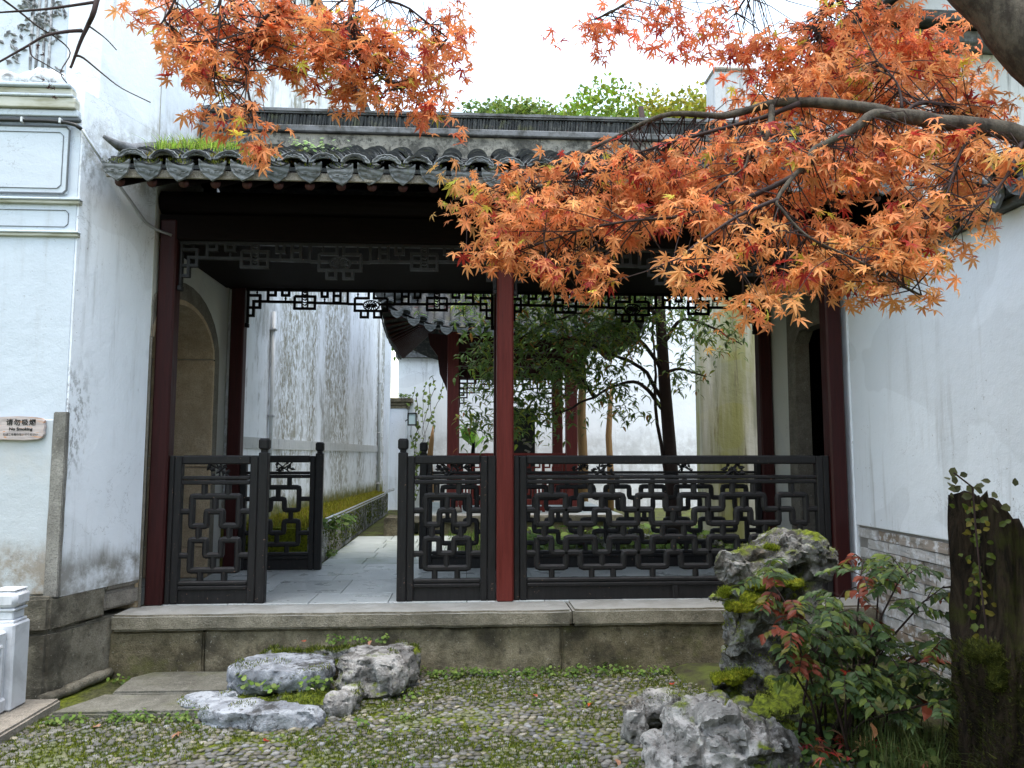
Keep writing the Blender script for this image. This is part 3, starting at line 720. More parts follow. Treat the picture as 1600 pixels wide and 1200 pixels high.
# ridge: plaster base, projecting band, row of upright tiles, cap
ridge = MB().box(-2.14, 2.95, 6.12, 6.30, 3.80, 4.015, .006).build('ridge', MAT['ridge_plaster'], corr)
MB().box(-2.14, 2.95, 6.085, 6.335, 4.017, 4.072, .008).build('ridge_band', MAT['ridge_cap'], ridge)
MB().box(-2.14, 2.95, 6.13, 6.29, 4.075, 4.165).build('ridge_core', MAT['tile'], ridge)
up = smooth_by_angle(MB().box(-.009, .009, -.095, .095, 0, .098, .004).mesh('upright_tile')); up.materials.append(MAT['tile'])
x = -2.12; k = 0
while x < 2.94:
    if x < 1.75: link('upright_tile', up, None, ridge, Matrix.Translation((x, 6.21, 4.074)) @ Matrix.Rotation(random.gauss(.1, .06), 4, 'Y') @ Matrix.Rotation(random.gauss(0, .05), 4, 'Z'))
    x += random.uniform(.0195, .0235); k += 1
mb = MB(); x = 1.76
while x < 2.94: mb.box(x - .009, x + .009, 6.115, 6.305, 4.075, 4.17); x += .023
mb.build('upright_tiles', MAT['tile'], ridge)["kind"] = "stuff"
stone_block('ridge_cap', -2.14, 2.95, 6.09, 6.33, 4.176, 4.215, MAT['ridge_cap'], ridge, amp=.005, seed=31)

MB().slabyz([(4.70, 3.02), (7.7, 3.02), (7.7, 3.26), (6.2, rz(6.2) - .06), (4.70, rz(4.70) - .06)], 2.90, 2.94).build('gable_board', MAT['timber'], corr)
# hanging lattice below the beams, drawn in units of 1/1198 of half a bay
HALF = [[(-158, 140), (-158, 265), (0, 265)], [(-158, 140), (-25, 140), (-25, 60)], [(-228, 200), (-80, 200)], [(-98, 268), (-98, 328), (-30, 328), (-30, 268)],
        [(-228, 60), (-228, 200)], [(-363, 60), (-363, 188), (-298, 188), (-298, 60)], [(-363, 120), (-298, 120)], [(-228, 196), (-540, 192)],
        [(-478, 60), (-478, 130), (-423, 130), (-423, 60)], [(-738, 130), (-738, 250), (-543, 250), (-543, 130), (-738, 130)], [(-738, 188), (-673, 188)], [(-608, 190), (-543, 190)],
        [(-738, 186), (-993, 186)], [(-858, 60), (-858, 122), (-793, 122), (-793, 60)], [(-923, 60), (-923, 122), (-993, 122)], [(-993, 60), (-993, 186)],
        [(-993, 184), (-1128, 184), (-1128, 325), (-1190, 325)], [(-1190, 125), (-1068, 125), (-1068, 245), (-1190, 245)]]
BEADS = [(-450, 130, 186), (-826, 122, 184), (-1098, 68, 122), (-130, 68, 138)]
def hanging(xa, xb, y, ztop, mat):
    xc, k = (xa + xb) / 2, (xb - xa) / 2 / 1198
    h = MB().box(xa, xb, y - .016, y + .016, ztop - .012, ztop + .012).build('hanging_lattice', mat, corr)
    for sx in (1, -1):
        for i, poly in enumerate(HALF):
            MB().bar([(xc + sx * u * k, ztop - (v - 68) * k) for u, v in poly], 22 * k, .022 + .0008 * i + (.0004 if sx > 0 else 0), y).build('lattice_bar', mat, h)
        for u, v0, v1 in BEADS:
            L = (v1 - v0) * k
            MB().lathe([(.003, 0), (.009, L * .12), (.005, L * .3), (.011, L * .5), (.005, L * .7), (.009, L * .88), (.003, L)], (xc + sx * u * k, y, ztop - (v1 - 68) * k), 8).build('bead', mat, h, True)
        # carved strip
        mb = MB(); mb.box(xc + sx * 640.5 * k - 32 * k, xc + sx * 640.5 * k - 20 * k, y - .010, y + .010, ztop - 182 * k, ztop)
        mb.box(xc + sx * 640.5 * k + 20 * k, xc + sx * 640.5 * k + 32 * k, y - .010, y + .010, ztop - 182 * k, ztop)
        for q in range(7):
            zc = ztop - (14 + q * 25) * k; mb.bar([(xc + sx * 640.5 * k - 20 * k, zc), (xc + sx * 640.5 * k + (4 if q % 2 else -4) * k, zc - 10 * k), (xc + sx * 640.5 * k + 20 * k, zc + (6 if q % 2 else -6) * k)], 9 * k, .018, y)
        mb.build('carved_strip', mat, h)
        MB().box(min(xc + sx * 1190 * k, xc + sx * 1170 * k), max(xc + sx * 1198 * k, xc + sx * 1172 * k), y - .02, y + .02, ztop - 330 * k, ztop, .003).build('end_stile', mat, h)
        MB().box(xc + sx * 1186 * k - .016, xc + sx * 1186 * k + .016, y - .028, y + .028, ztop - 372 * k, ztop - 331 * k, .006).build('end_bud', mat, h)
    # carved oval flower
    mb = MB(); ov = [(xc + 78 * k * math.cos(q * .524), ztop - (212 - 68) * k + 50 * k * math.sin(q * .524)) for q in range(12)]
    mb.bar(ov, 10 * k, .02, y, closed=True)
    rs = random.Random(4)
    for q in range(14):
        a = q * 6.283 / 14; r0, r1 = rs.uniform(.0, .25), rs.uniform(.75, 1)
        mb.bar([(xc + 78 * k * r0 * math.cos(a), ztop - 144 * k + 50 * k * r0 * math.sin(a)), (xc + 78 * k * .6 * math.cos(a + .35), ztop - 144 * k + 50 * k * .6 * math.sin(a + .35)), (xc + 78 * k * r1 * math.cos(a + .1), ztop - 144 * k + 50 * k * r1 * math.sin(a + .1))], 9 * k, .016 + .0005 * q, y)
    mb.build('carved_flower', mat, h)
    return h
hanging(-2.02, .222, YF, 2.905, MAT['black']); hanging(.346, 2.628, YF, 2.905, MAT['black'])
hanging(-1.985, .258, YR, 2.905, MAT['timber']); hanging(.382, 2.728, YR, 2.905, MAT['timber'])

# ================================================================== RAILINGS
ROW = [1.205, 1.122, 1.020, .921, .826, .722, .622, .552]
def flower_carving(cx, cz, w, h, y, seed):
    rs = random.Random(seed); mb = MB()
    for q in range(15):
        x, z = cx + rs.uniform(-.5, .5) * w, cz + rs.uniform(-.45, .45) * h; a = rs.uniform(0, 3.14); L = rs.uniform(.018, .032); yy = y + rs.uniform(-.012, .006)
        dx, dz = math.cos(a) * L, math.sin(a) * L * .8; nx, nz = -math.sin(a) * L * .5, math.cos(a) * L * .5
        v = [(x - dx, yy, z - dz), (x + nx, yy + .003, z + nz), (x + dx, yy, z + dz), (x - nx, yy + .003, z - nz), (x, yy - .016, z), (x, yy + .014, z)]
        mb.add(v, [(0, 1, 4), (1, 2, 4), (2, 3, 4), (3, 0, 4), (1, 0, 5), (2, 1, 5), (3, 2, 5), (0, 3, 5)])
    for q in range(3):
        mb.tube([(cx + rs.uniform(-.5, .5) * w, y, cz - h * .55), (cx + rs.uniform(-.2, .2) * w, y - .004, cz), (cx + rs.uniform(-.5, .5) * w, y, cz + h * .55)], .006, 5)
    return mb
def railing(name, label, x0, x1, y, inner0, inner1, pattern, c_a, c_b, post=None, carve=(), fil=.022, grp='lattice railings of the corridor'):
    """x0..x1 outer frame; inner0/inner1 clear opening; pattern 'small' or 'long'; c_a/c_b outermost bar axes"""
    t = thing(name, ((x0 + x1) / 2, y, .4), label, 'railing', grp); mt = MAT['black']
    for a, b in ((x0, inner0), (inner1, x1)):
        w = b - a
        if w > .075:      # a filler board beside the stile
            fb = (a, b - .05) if a == x0 else (a + .05, b)
            MB().box(fb[0], fb[1] - .002, y - .026, y + .026, .4, 1.402, .005).build('filler_board', mt, t)
            sa = (b - .05, b) if a == x0 else (a, a + .05 - .002)
        else: sa = (a, b)
        MB().box(sa[0], sa[1], y - .030, y + .030, .402, 1.40, .006).build('stile', mt, t)
    MB().box(inner0, inner1, y - .032, y + .032, 1.342, 1.404, .010).build('top_rail', mt, t)
    MB().box(inner0, inner1, y - .028, y + .028, 1.236, 1.262, .007).build('middle_rail', mt, t)
    MB().box(inner0, inner1, y - .027, y + .027, 1.203, 1.233, .007).build('middle_rail', mt, t)
    MB().box(inner0, inner1, y - .031, y + .031, .524, .552, .007).build('bottom_rail', mt, t)
    MB().box(inner0, inner1, y - .029, y + .029, .494, .521, .006).build('bottom_rail', mt, t)
    MB().box(inner0, inner1, y - .012, y + .012, .402, .495).build('skirt_board', mt, t)
    if pattern == 'long': MB().box((inner0 + inner1) / 2 - .02, (inner0 + inner1) / 2 + .02, y - .026, y + .026, .403, .494, .005).build('skirt_stile', mt, t)
    W = .0425
    def bars(poly, closed=False): MB().bar([p for p in poly], W, W, y, closed, True, fil).build('lattice_bar', mt, t, False)
    def stub(p, q): MB().bar([p, q], W * .94, W * .94, y, False, True).build('lattice_stub', mt, t)
    if pattern == 'small':
        X = lambda f: c_a + (c_b - c_a) * f
        bars([(X(.317), ROW[2]), (X(.317), ROW[3]), (X(0), ROW[3]), (X(0), ROW[1]), (X(1), ROW[1]), (X(1), ROW[3]), (X(.65), ROW[3]), (X(.65), ROW[2])], True)
        bars([(X(.317), ROW[5]), (X(.317), ROW[4]), (X(0), ROW[4]), (X(0), ROW[6]), (X(1), ROW[6]), (X(1), ROW[4]), (X(.65), ROW[4]), (X(.65), ROW[5])], True)
        for f, a, b in ((.25, 0, 1), (.76, 0, 1), (.493, 1, 2), (.155, 3, 4), (.81, 3, 4), (.485, 5, 6), (.22, 6, 7), (.73, 6, 7)): stub((X(f), ROW[a] - (0 if a else -.01)), (X(f), ROW[b] - (.012 if b == 7 else 0)))
        for r_ in (2, 5): stub((inner0 - .005, ROW[r_]), (X(0), ROW[r_])); stub((X(1), ROW[r_]), (inner1 + .005, ROW[r_]))
    else:
        p = (c_b - c_a) / 19; C = lambda k: c_a + (k - 1) * p
        def paths(r1, r2, r3):
            up_ = [[(1, r3), (1, r1), (3, r1), (3, r3), (5, r3), (5, r2), (6, r2), (6, r3), (8, r3), (8, r1), (10, r1), (10, r2), (10.5, r2)],
                   [(1, r3), (2, r3), (2, r2), (4, r2), (4, r1), (7, r1), (7, r2), (9, r2), (9, r3), (10.5, r3)]]
            for q in up_:
                full = [(C(a), ROW[b]) for a, b in q] + [(C(21 - a), ROW[b]) for a, b in q[::-1]]
                bars([full[i] for i in range(len(full)) if i == 0 or full[i] != full[i - 1]])
        paths(1, 2, 3); paths(6, 5, 4)
        for k, a, b in ((2, 0, 1), (4.75, 0, 1), (6.25, 0, 1), (9, 0, 1), (5.5, 1, 2), (1.5, 3, 4), (4, 3, 4), (7, 3, 4), (9.75, 3, 4), (5.5, 5, 6), (2, 6, 7), (4.75, 6, 7), (6.25, 6, 7), (9, 6, 7)):
            for kk in (k, 21 - k): stub((C(kk), ROW[a] + (.01 if a == 0 else 0)), (C(kk), ROW[b] - (.012 if b == 7 else 0)))
        stub((C(10.5), ROW[2]), (C(10.5), ROW[3])); stub((C(10.5), ROW[4]), (C(10.5), ROW[5]))
        for r_ in (2, 5): stub((inner0 - .005, ROW[r_]), (C(1), ROW[r_])); stub((C(20), ROW[r_]), (inner1 + .005, ROW[r_]))
    for i, cx in enumerate(carve): flower_carving(cx, 1.302, .145, .078, y, i * 3 + int(abs(cx) * 10)).build('carved_flower', mt, t)
    if post is not None:
        w = .033; pp = MB().box(post - w, post + w, y - w, y + w, .4, 1.425, .007).build('gate_post', mt, t)
        MB().box(post - .022, post + .022, y - .022, y + .022, 1.425, 1.445, .004).build('post_neck', mt, pp)
        c = MB(); b = len(c.v)
        pr = [(.026, 1.443), (.036, 1.456), (.036, 1.508), (.026, 1.522)]
        for r_, z in pr:
            for sx, sy in ((-1, -.6), (-.6, -1), (.6, -1), (1, -.6), (1, .6), (.6, 1), (-.6, 1), (-1, .6)): c.v.append((post + sx * r_, y + sy * r_, z))
        for i in range(3):
            for k in range(8): c.f.append((i * 8 + k, i * 8 + (k + 1) % 8, i * 8 + 8 + (k + 1) % 8, i * 8 + 8 + k))
        c.f += [tuple(range(7, -1, -1)), tuple(range(24, 32))]
        c.build('post_cap', mt, pp)
    return t
railing('lattice_railing', 'black lattice railing between the house-side front post and the passage', -2.024, -1.424, YF, -1.938, -1.478, 'small', -1.868, -1.552, post=-1.390, carve=(-1.70,), fil=.012)
railing('lattice_railing', 'narrow black lattice railing just left of the bright red middle post', -.398, .222, YF, -.350, .112, 'small', -.272, .034, post=-.432, carve=(-.12,))
railing('lattice_railing', 'long black lattice railing between the middle post and the right end post', .345, 2.632, YF, .437, 2.535, 'long', .510, 2.458, carve=(.98, 1.93))
railing('lattice_railing', 'small dark lattice railing at the rear beside the streaked wall', -1.985, -1.330, YR, -1.93, -1.375, 'small', -1.83, -1.47, post=-1.295, carve=(-1.60,))
railing('lattice_railing', 'short rear lattice railing right of the passage, half hidden by the front one', -.335, .258, YR, -.29, .20, 'small', -.20, .11, post=-.37, carve=(-.02,))
railing('lattice_railing', 'long rear lattice railing seen through the long front one', .382, 2.73, YR, .43, 2.68, 'long', .52, 2.59, carve=(1.05, 2.02))
# ================================================================== HOUSE ON THE LEFT
house = thing('white_house', (-3.5, 5.2, 0), 'tall white plastered house wall with stone plinth at the left', 'house')
MB().prism([(-7, 4.72), (-2.36, 4.72), (-2.163, 5.358), (-2.7, 5.358), (-2.7, 5.0), (-7, 5.0)], .58, 3.655).build('lower_wall', MAT['plaster_side'], house)
MB().prism([(-7, 4.735), (-2.44, 4.735), (-2.326, 4.83), (-2.163, 5.358), (-2.7, 5.358), (-2.7, 5.0), (-7, 5.0)], 3.656, 6).build('upper_wall', MAT['plaster_side'], house)
MB().box(-7, -2.372, 4.714, 4.722, 1.6, 3.44).build('front_plaster', MAT['plaster_left_shaded'], house)
arc = [(6.03 - .67 * math.cos(R(a)), 2.22 + .37 * math.sin(R(a))) for a in range(0, 181, 12)]
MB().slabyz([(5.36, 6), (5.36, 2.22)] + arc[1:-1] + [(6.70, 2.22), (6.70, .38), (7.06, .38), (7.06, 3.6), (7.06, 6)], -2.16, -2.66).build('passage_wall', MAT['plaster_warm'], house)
MB().add([(-2.157, 5.36, 3.62), (-2.157, 7.06, 3.62), (-2.157, 7.06, 6), (-2.157, 5.36, 6)], [(0, 1, 2, 3)]).build('gable_plaster', MAT['plaster_side'], house)
# stone lining of the arched doorway
for i, (z0, z1) in enumerate([(.39, .64), (.645, 1.30), (1.305, 1.395), (1.40, 2.215)]):
    stone_block('lining_block', -2.66, -2.15, 6.655 + .002 * (i % 2), 6.72, z0, z1, MAT['lining'], house, amp=.003, seed=40 + i, bevel=.006)
    stone_block('lining_block', -2.66, -2.17, 5.362, 5.41, z0, z1, MAT['lining'], house, amp=.003, seed=50 + i, bevel=.006)
mb = MB(); n = len(arc); v = []
for xx in (-2.15, -2.66):
    v += [(xx, 6.03 + (y - 6.03) * .935, 2.22 + (z - 2.22) * .90) for y, z in arc] + [(xx, 6.03 + (y - 6.03) * 1.02, 2.22 + (z - 2.22) * 1.03) for y, z in arc]
f = []
for k in range(n - 1): f += [(k, k + 1, 2 * n + k + 1, 2 * n + k), (k, n + k, n + k + 1, k + 1), (2 * n + k, 2 * n + k + 1, 3 * n + k + 1, 3 * n + k)]
MB().add(v, f).build('arch_soffit', MAT['lining'], house)
ring = [(5.37, .40)] + [(max(y, 5.37), z) for y, z in arc] + [(6.705, .40)]
ro = [(5.365, .40)] + [(max(5.365, 6.03 + (y - 6.03) * 1.17), 2.22 + (z - 2.22) * 1.36) for y, z in arc] + [(6.82, .40)]
nn = len(ring); v = [(-2.148, y, z) for y, z in ring] + [(-2.148, y, z) for y, z in ro] + [(-2.165, y, z) for y, z in ring] + [(-2.165, y, z) for y, z in ro]
f = []
for k in range(nn - 1): f += [(k, k + 1, nn + k + 1, nn + k), (nn + k, nn + k + 1, 3 * nn + k + 1, 3 * nn + k), (k, 2 * nn + k, 2 * nn + k + 1, k + 1)]
MB().add(v, f).build('door_frame', MAT['frame_stone'], house)
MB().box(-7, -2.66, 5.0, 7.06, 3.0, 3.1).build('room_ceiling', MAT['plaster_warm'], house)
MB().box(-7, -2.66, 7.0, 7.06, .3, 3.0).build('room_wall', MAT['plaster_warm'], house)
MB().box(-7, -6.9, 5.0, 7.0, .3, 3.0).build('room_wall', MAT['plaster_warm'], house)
MB().box(-6.9, -2.2, 5.42, 7.0, .3, .385).build('room_floor', MAT['slab'], house)
# front mouldings
for z0, z1, p, mt in ((2.925, 2.945, .028, 'moulding'), (2.945, 2.958, .040, 'plaster_left_shaded'), (2.722, 2.742, .024, 'moulding'), (2.742, 2.754, .034, 'plaster_left_shaded')):
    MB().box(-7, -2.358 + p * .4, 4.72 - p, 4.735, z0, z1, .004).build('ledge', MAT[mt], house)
for z0, z1, p, mt, xe in ((3.445, 3.468, .028, 'groove', -2.372), (3.470, 3.512, .034, 'plaster_left_shaded', -2.378), (3.514, 3.580, .055, 'moulding', -2.388), (3.582, 3.600, .066, 'plaster_left_shaded', -2.40), (3.602, 3.640, .052, 'moulding', -2.41), (3.642, 3.664, .075, 'plaster_left_shaded', -2.418)):
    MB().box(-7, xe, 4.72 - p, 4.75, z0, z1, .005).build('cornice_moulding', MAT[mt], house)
def rect_line(x0, x1, z0, z1, ch, w, y, mat, name):
    p = [(x0 + ch, z0), (x1 - ch, z0), (x1, z0 + ch), (x1, z1 - ch), (x1 - ch, z1), (x0 + ch, z1), (x0, z1 - ch), (x0, z0 + ch)]
    MB().bar(p, w, .006, y, True).build(name, MAT[mat], house)
MB().box(-3.02, -2.425, 4.700, 4.716, 2.985, 3.412, .006).build('panel', MAT['plaster_left_shaded'], house)
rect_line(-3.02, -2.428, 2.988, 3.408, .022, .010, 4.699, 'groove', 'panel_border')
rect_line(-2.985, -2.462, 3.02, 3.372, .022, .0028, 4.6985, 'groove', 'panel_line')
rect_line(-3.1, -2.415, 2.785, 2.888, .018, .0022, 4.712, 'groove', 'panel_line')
# ink relief of bamboo and rocks near the top
MB().box(-7, -2.492, 4.725, 4.737, 3.69, 5.2).build('relief_panel', MAT['plaster_left_shaded'], house)
rs = random.Random(12)
for x, w in ((-2.70, .012), (-2.664, .013), (-2.625, .012), (-2.59, .013), (-2.95, .012), (-3.05, .013)):
    zz = 3.78; mbb = MB(); prof = []
    while zz < 4.9:
        L = rs.uniform(.075, .11); prof += [(x + rs.uniform(-.002, .002), 4.725, zz), (x, 4.722, zz + L * .93)]; zz += L
    mbb.tube(prof, [w * (.75 if k % 2 else .62) for k in range(len(prof))], 7).build('bamboo_stem', MAT['relief'], house, True)
def relief_leaf(mb, x, z, a, L):
    dx, dz = math.cos(a) * L, math.sin(a) * L; nx, nz = -math.sin(a) * L * .24, math.cos(a) * L * .24
    mb.add([(x, 4.722, z), (x + dx * .5 + nx, 4.723, z + dz * .5 + nz), (x + dx, 4.722, z + dz), (x + dx * .5 - nx, 4.723, z + dz * .5 - nz), (x + dx * .5, 4.704, z + dz * .5)], [(0, 1, 4), (1, 2, 4), (2, 3, 4), (3, 0, 4)])
for cx, cz, n in [(-2.66, 4.12, 26), (-2.60, 4.02, 14), (-2.72, 4.22, 16), (-2.55, 4.2, 12), (-2.77, 4.05, 8), (-2.84, 3.98, 9), (-2.80, 3.86, 8), (-2.60, 4.35, 20), (-2.75, 4.4, 20), (-2.53, 3.79, 6)]:
    mbb = MB()
    for _ in range(n): relief_leaf(mbb, cx + rs.gauss(0, .035), cz + rs.gauss(0, .03), rs.uniform(-3.1, .4), rs.uniform(.035, .055))
    mbb.build('carved_leaves', MAT['relief'], house)
mbb = MB()
for cx, cz, rx, rz_ in [(-2.60, 3.735, .10, .06), (-2.70, 3.72, .08, .045), (-2.53, 3.72, .05, .05), (-2.83, 3.72, .09, .05), (-2.97, 3.74, .1, .06)]:
    base = len(mbb.v)
    v = ICO_V * np.array([rx, .025, rz_]); v = v * (1 + .18 * np.sin(ICO_V @ np.array([5, 1, 7]) + cx * 30))[:, None] + np.array([cx, 4.722, cz])
    mbb.add(v.tolist(), ICO_T.tolist())
mbb.build('carved_rocks', MAT['relief_white'], house, True)
# rough dado and the stone strip on the corner
MB().box(-7, -2.425, 4.698, 4.716, .60, 1.615, .006).build('dado', MAT['plaster_dado'], house)
stone_block('corner_strip', -2.428, -2.350, 4.690, 4.73, .585, 1.66, MAT['strip'], house, amp=.003, seed=61, bevel=.005)
# plinth blocks
def stone_prism(name, pts, z0, z1, mat, parent, amp=.008, seed=0, bevel=.016, smooth=40):
    bm = bmesh.new(); f = bm.faces.new([bm.verts.new((x, y, z0)) for x, y in pts]); r = bmesh.ops.extrude_face_region(bm, geom=[f])
    for v in r['geom']:
        if isinstance(v, bmesh.types.BMVert): v.co.z = z1
    bmesh.ops.recalc_face_normals(bm, faces=bm.faces)
    bmesh.ops.bevel(bm, geom=list(bm.edges), offset=bevel, segments=2, affect='EDGES')
    for ax, lo, hi in ((1, 4.5, 5.6), (2, 0, .7), (0, -3.2, -2.0)):
        c = lo
        while c < hi:
            no = Vector((0, 0, 0)); no[ax] = 1; co = Vector((0, 0, 0)); co[ax] = c
            bmesh.ops.bisect_plane(bm, geom=list(bm.verts) + list(bm.edges) + list(bm.faces), plane_co=co, plane_no=no); c += .045
    bm.normal_update()
    for v in bm.verts: p = v.co * 9 + Vector((seed * 3, 0, 0)); v.co += v.normal * (mnoise.noise(p) * amp + mnoise.noise(p * 3) * amp * .6)
    me = bpy.data.meshes.new(name); bm.to_mesh(me); bm.free(); smooth_by_angle(me, smooth); return link(name, me, MAT[mat], parent)
plx = lambda y: -2.372 + (y - 4.66) * .285
stone_prism('plinth_block', [(-7, 4.655), (plx(4.655), 4.655), (plx(5.09), 5.09), (-7, 5.09)], .395, .592, 'plinth', house, seed=1)
stone_prism('plinth_block', [(-7, 4.66), (plx(4.66) - .006, 4.66), (plx(5.42) - .006, 5.42), (-7, 5.42)], -.05, .390, 'plinth', house, amp=.012, seed=2)
stone_prism('plinth_block', [(-2.8, 5.097), (plx(5.097) - .002, 5.097), (plx(5.40), 5.40), (-2.8, 5.40)], .428, .545, 'granite_pale', house, amp=.005, seed=3)
stone_prism('plinth_block', [(-2.8, 5.10), (plx(5.10) - .004, 5.10), (plx(5.41), 5.41), (-2.8, 5.41)], .549, .60, 'granite_pale', house, amp=.004, seed=4, bevel=.01)
MB().tube([(plx(y) + .012, y, .035 + .008 * math.sin(y * 9)) for y in np.linspace(4.62, 5.13, 12)], [.032 + .004 * math.sin(k * 1.7) for k in range(12)], 12).build('plinth_roll', MAT['plinth'], house, True)

# cable, conduit, and the small lamp-free hook on the wall
cab = thing('wall_cable', (-2.6, 4.68, 3.44), 'black cable clipped under the cornice of the white house', 'cable')
MB().tube([(-7, 4.682, 3.435), (-2.56, 4.682, 3.435), (-2.44, 4.682, 3.428), (-2.385, 4.676, 3.412), (-2.352, 4.682, 3.39)], .012, 8).build('cable', MAT['blackplastic'], cab, True)
for x in (-2.475, -2.70, -2.93): MB().box(x - .006, x + .006, 4.664, 4.70, 3.420, 3.452, .002).build('clip', MAT['whiteplastic'], cab)
con = MB().tube([(-2.350, 4.685, 3.390), (-2.305, 4.83, 3.27), (-2.178, 5.245, 2.985), (-2.145, 5.36, 2.965), (-2.06, 5.40, 2.94)], .0095, 8).build('conduit_pipe', MAT['metal'], None, True)
tag(con, 'thin silver conduit running diagonally down the white house wall to the corridor', 'pipe')

# sign on the wall
sign = thing('wooden_sign', (-2.64, 4.695, 1.56), 'wooden no smoking sign with black lettering on the white wall', 'sign')
out = [(-2.855, 1.625), (-2.80, 1.632), (-2.72, 1.628), (-2.62, 1.633), (-2.52, 1.628), (-2.485, 1.622), (-2.465, 1.608), (-2.470, 1.590), (-2.462, 1.575), (-2.468, 1.555), (-2.463, 1.530), (-2.478, 1.505), (-2.50, 1.494), (-2.58, 1.489), (-2.70, 1.493), (-2.80, 1.488), (-2.85, 1.496), (-2.862, 1.54), (-2.857, 1.58)]
bmS = bmesh.new(); ff = bmS.faces.new([bmS.verts.new((x, 4.676, z)) for x, z in out]); r = bmesh.ops.extrude_face_region(bmS, geom=[ff])
for v in r['geom']:
    if isinstance(v, bmesh.types.BMVert): v.co.y = 4.697
bmesh.ops.recalc_face_normals(bmS, faces=bmS.faces); bmesh.ops.bevel(bmS, geom=list(bmS.edges), offset=.004, segments=2, affect='EDGES')
me = bpy.data.meshes.new('board'); bmS.to_mesh(me); bmS.free(); link('board', smooth_by_angle(me), MAT['signwood'], sign)
def text(body, x, z, size, mat, parent, name, sx=1.0, sp=1.0, bold=.0):
    cu = bpy.data.curves.new(name, 'FONT'); cu.body = body; cu.size = size; cu.align_x = 'CENTER'; cu.align_y = 'CENTER'; cu.extrude = .0006; cu.space_character = sp; cu.offset = bold
    cu.resolution_u = 3
    tmp = bpy.data.objects.new('tmp', cu); COL.objects.link(tmp); me = bpy.data.meshes.new_from_object(tmp.evaluated_get(bpy.context.evaluated_depsgraph_get())); bpy.data.objects.remove(tmp); me.materials.clear()
    o = link(name, me, mat, parent, Matrix.Translation((x, 4.6748, z)) @ Matrix.Rotation(R(90), 4, 'X') @ Matrix.Diagonal((sx, 1, 1, 1))); return o
text('请勿吸烟', -2.600, 1.594, .039, MAT['ink'], sign, 'lettering', 1.0, 1.22, .0007)
text('No Smoking', -2.600, 1.5565, .024, MAT['ink'], sign, 'lettering', 1.1, 1.0, .0008)
text('たばこを吸わないでください', -2.600, 1.5245, .0165, MAT['ink'], sign, 'lettering', .92, 1.0, .0)
cc = [(-2.757 + .030 * math.cos(k * .2618), 1.562 + .030 * math.sin(k * .2618)) for k in range(24)]
MB().bar(cc, .005, .0014, 4.6752, True).build('prohibition_ring', MAT['redink'], sign)
MB().bar([(-2.757 - .021, 1.562 + .021), (-2.757 + .021, 1.562 - .021)], .005, .0012, 4.6751).build('prohibition_bar', MAT['redink'], sign)
mb = MB(); mb.box(-2.777, -2.748, 4.6745, 4.6757, 1.555, 1.562); mb.bar([(-2.745, 1.565), (-2.740, 1.575), (-2.747, 1.582)], .003, .0011, 4.6752); mb.build('cigarette_symbol', MAT['redink'], sign)

# ================================================================== MARBLE BALUSTRADE, bottom left
bal = thing('marble_balustrade', (-2.42, 4.4, 0), 'white carved marble balustrade post and panel by the plinth', 'balustrade')
px, py = -2.475, 4.44
MB().box(px - .078, px + .078, py - .078, py + .078, .05, .505, .010).build('post', MAT['marble'], bal)
MB().box(px - .066, px + .066, py - .066, py + .066, .505, .520, .004).build('post_collar', MAT['marble'], bal)
MB().box(px - .055, px + .055, py - .055, py + .055, .520, .566, .006).build('post_neck', MAT['marble'], bal)
MB().box(px - .066, px + .066, py - .066, py + .066, .567, .582, .005).build('post_collar', MAT['marble'], bal)
smooth_by_angle(MB().box(px - .076, px + .076, py - .076, py + .076, .583, .672, .022).build('post_cap', MAT['marble'], bal).data)
MB().box(px - .062, px + .062, py - .062, py + .062, .672, .682, .005).build('post_top', MAT['marble'], bal)
MB().box(px - .05, px + .045, 2.9, py - .079, .05, .475, .012).build('panel', MAT['marble'], bal)
MB().box(px - .03, px + .060, 2.9, py - .079, .052, .13, .012).build('panel_foot', MAT['marble'], bal)
fr = [(py - .13 - .0, .17), (py - .13, .40), (3.5, .40), (3.5, .17)]
mb = MB(); 
for k in range(4): a, b = fr[k], fr[(k + 1) % 4]; mb.tube([(px + .047, a[0], a[1]), (px + .047, b[0], b[1])], .009, 6)
mb.build('panel_moulding', MAT['marble'], bal)
mb = MB(); rs = random.Random(5)
for _ in range(60):
    yy, zz = rs.uniform(3.55, py - .16), rs.uniform(.20, .375)
    v = ICO_V * np.array([.010, rs.uniform(.012, .024), rs.uniform(.008, .02)]) + np.array([px + .047, yy, zz]); mb.add(v.tolist(), ICO_T.tolist())
mb.build('carving', MAT['marble'], bal, True)
kb = stone_block('kerb', -2.64, -2.245, 2.6, 4.60, -.05, .052, MAT['granite_pale'], bal, amp=.006, seed=71)

# ================================================================== COURTYARD WALL ON THE RIGHT
cw = thing('courtyard_wall', (2.95, 3.5, 0), 'white plastered side wall with whitewashed brick base and tile coping', 'wall')
MB().box(2.80, 3.06, -4, 5.405, .91, 2.66, .006).build('wall_face', MAT['plaster'], cw)
MB().box(2.792, 3.06, 5.408, 5.50, .38, 2.98, .008).build('pilaster', MAT['plaster'], cw)
MB().box(2.822, 3.05, -4, 5.405, -.05, .908).build('mortar_bed', plaster('old_mortar', base=(.24, .23, .22), streak=.6, scale=3), cw)
m = M('whitewashed_brick', .9, .15)
c = m.mix(m.ramp(m.rand(), .3, .8), (.46, .45, .44), (.25, .20, .155)); c = m.mix(m.ramp(m.noise(16, 6, .7), .48, .60, 0, .9), c, (.60, .61, .63)); c = m.mix(m.ramp(m.noise(26, 5, .7), .58, .7, 0, .7), c, (.16, .15, .135))
MAT['brick'] = m.done(c, m.bump(m.noise(40, 6, .7), .7, .01))
BR = []
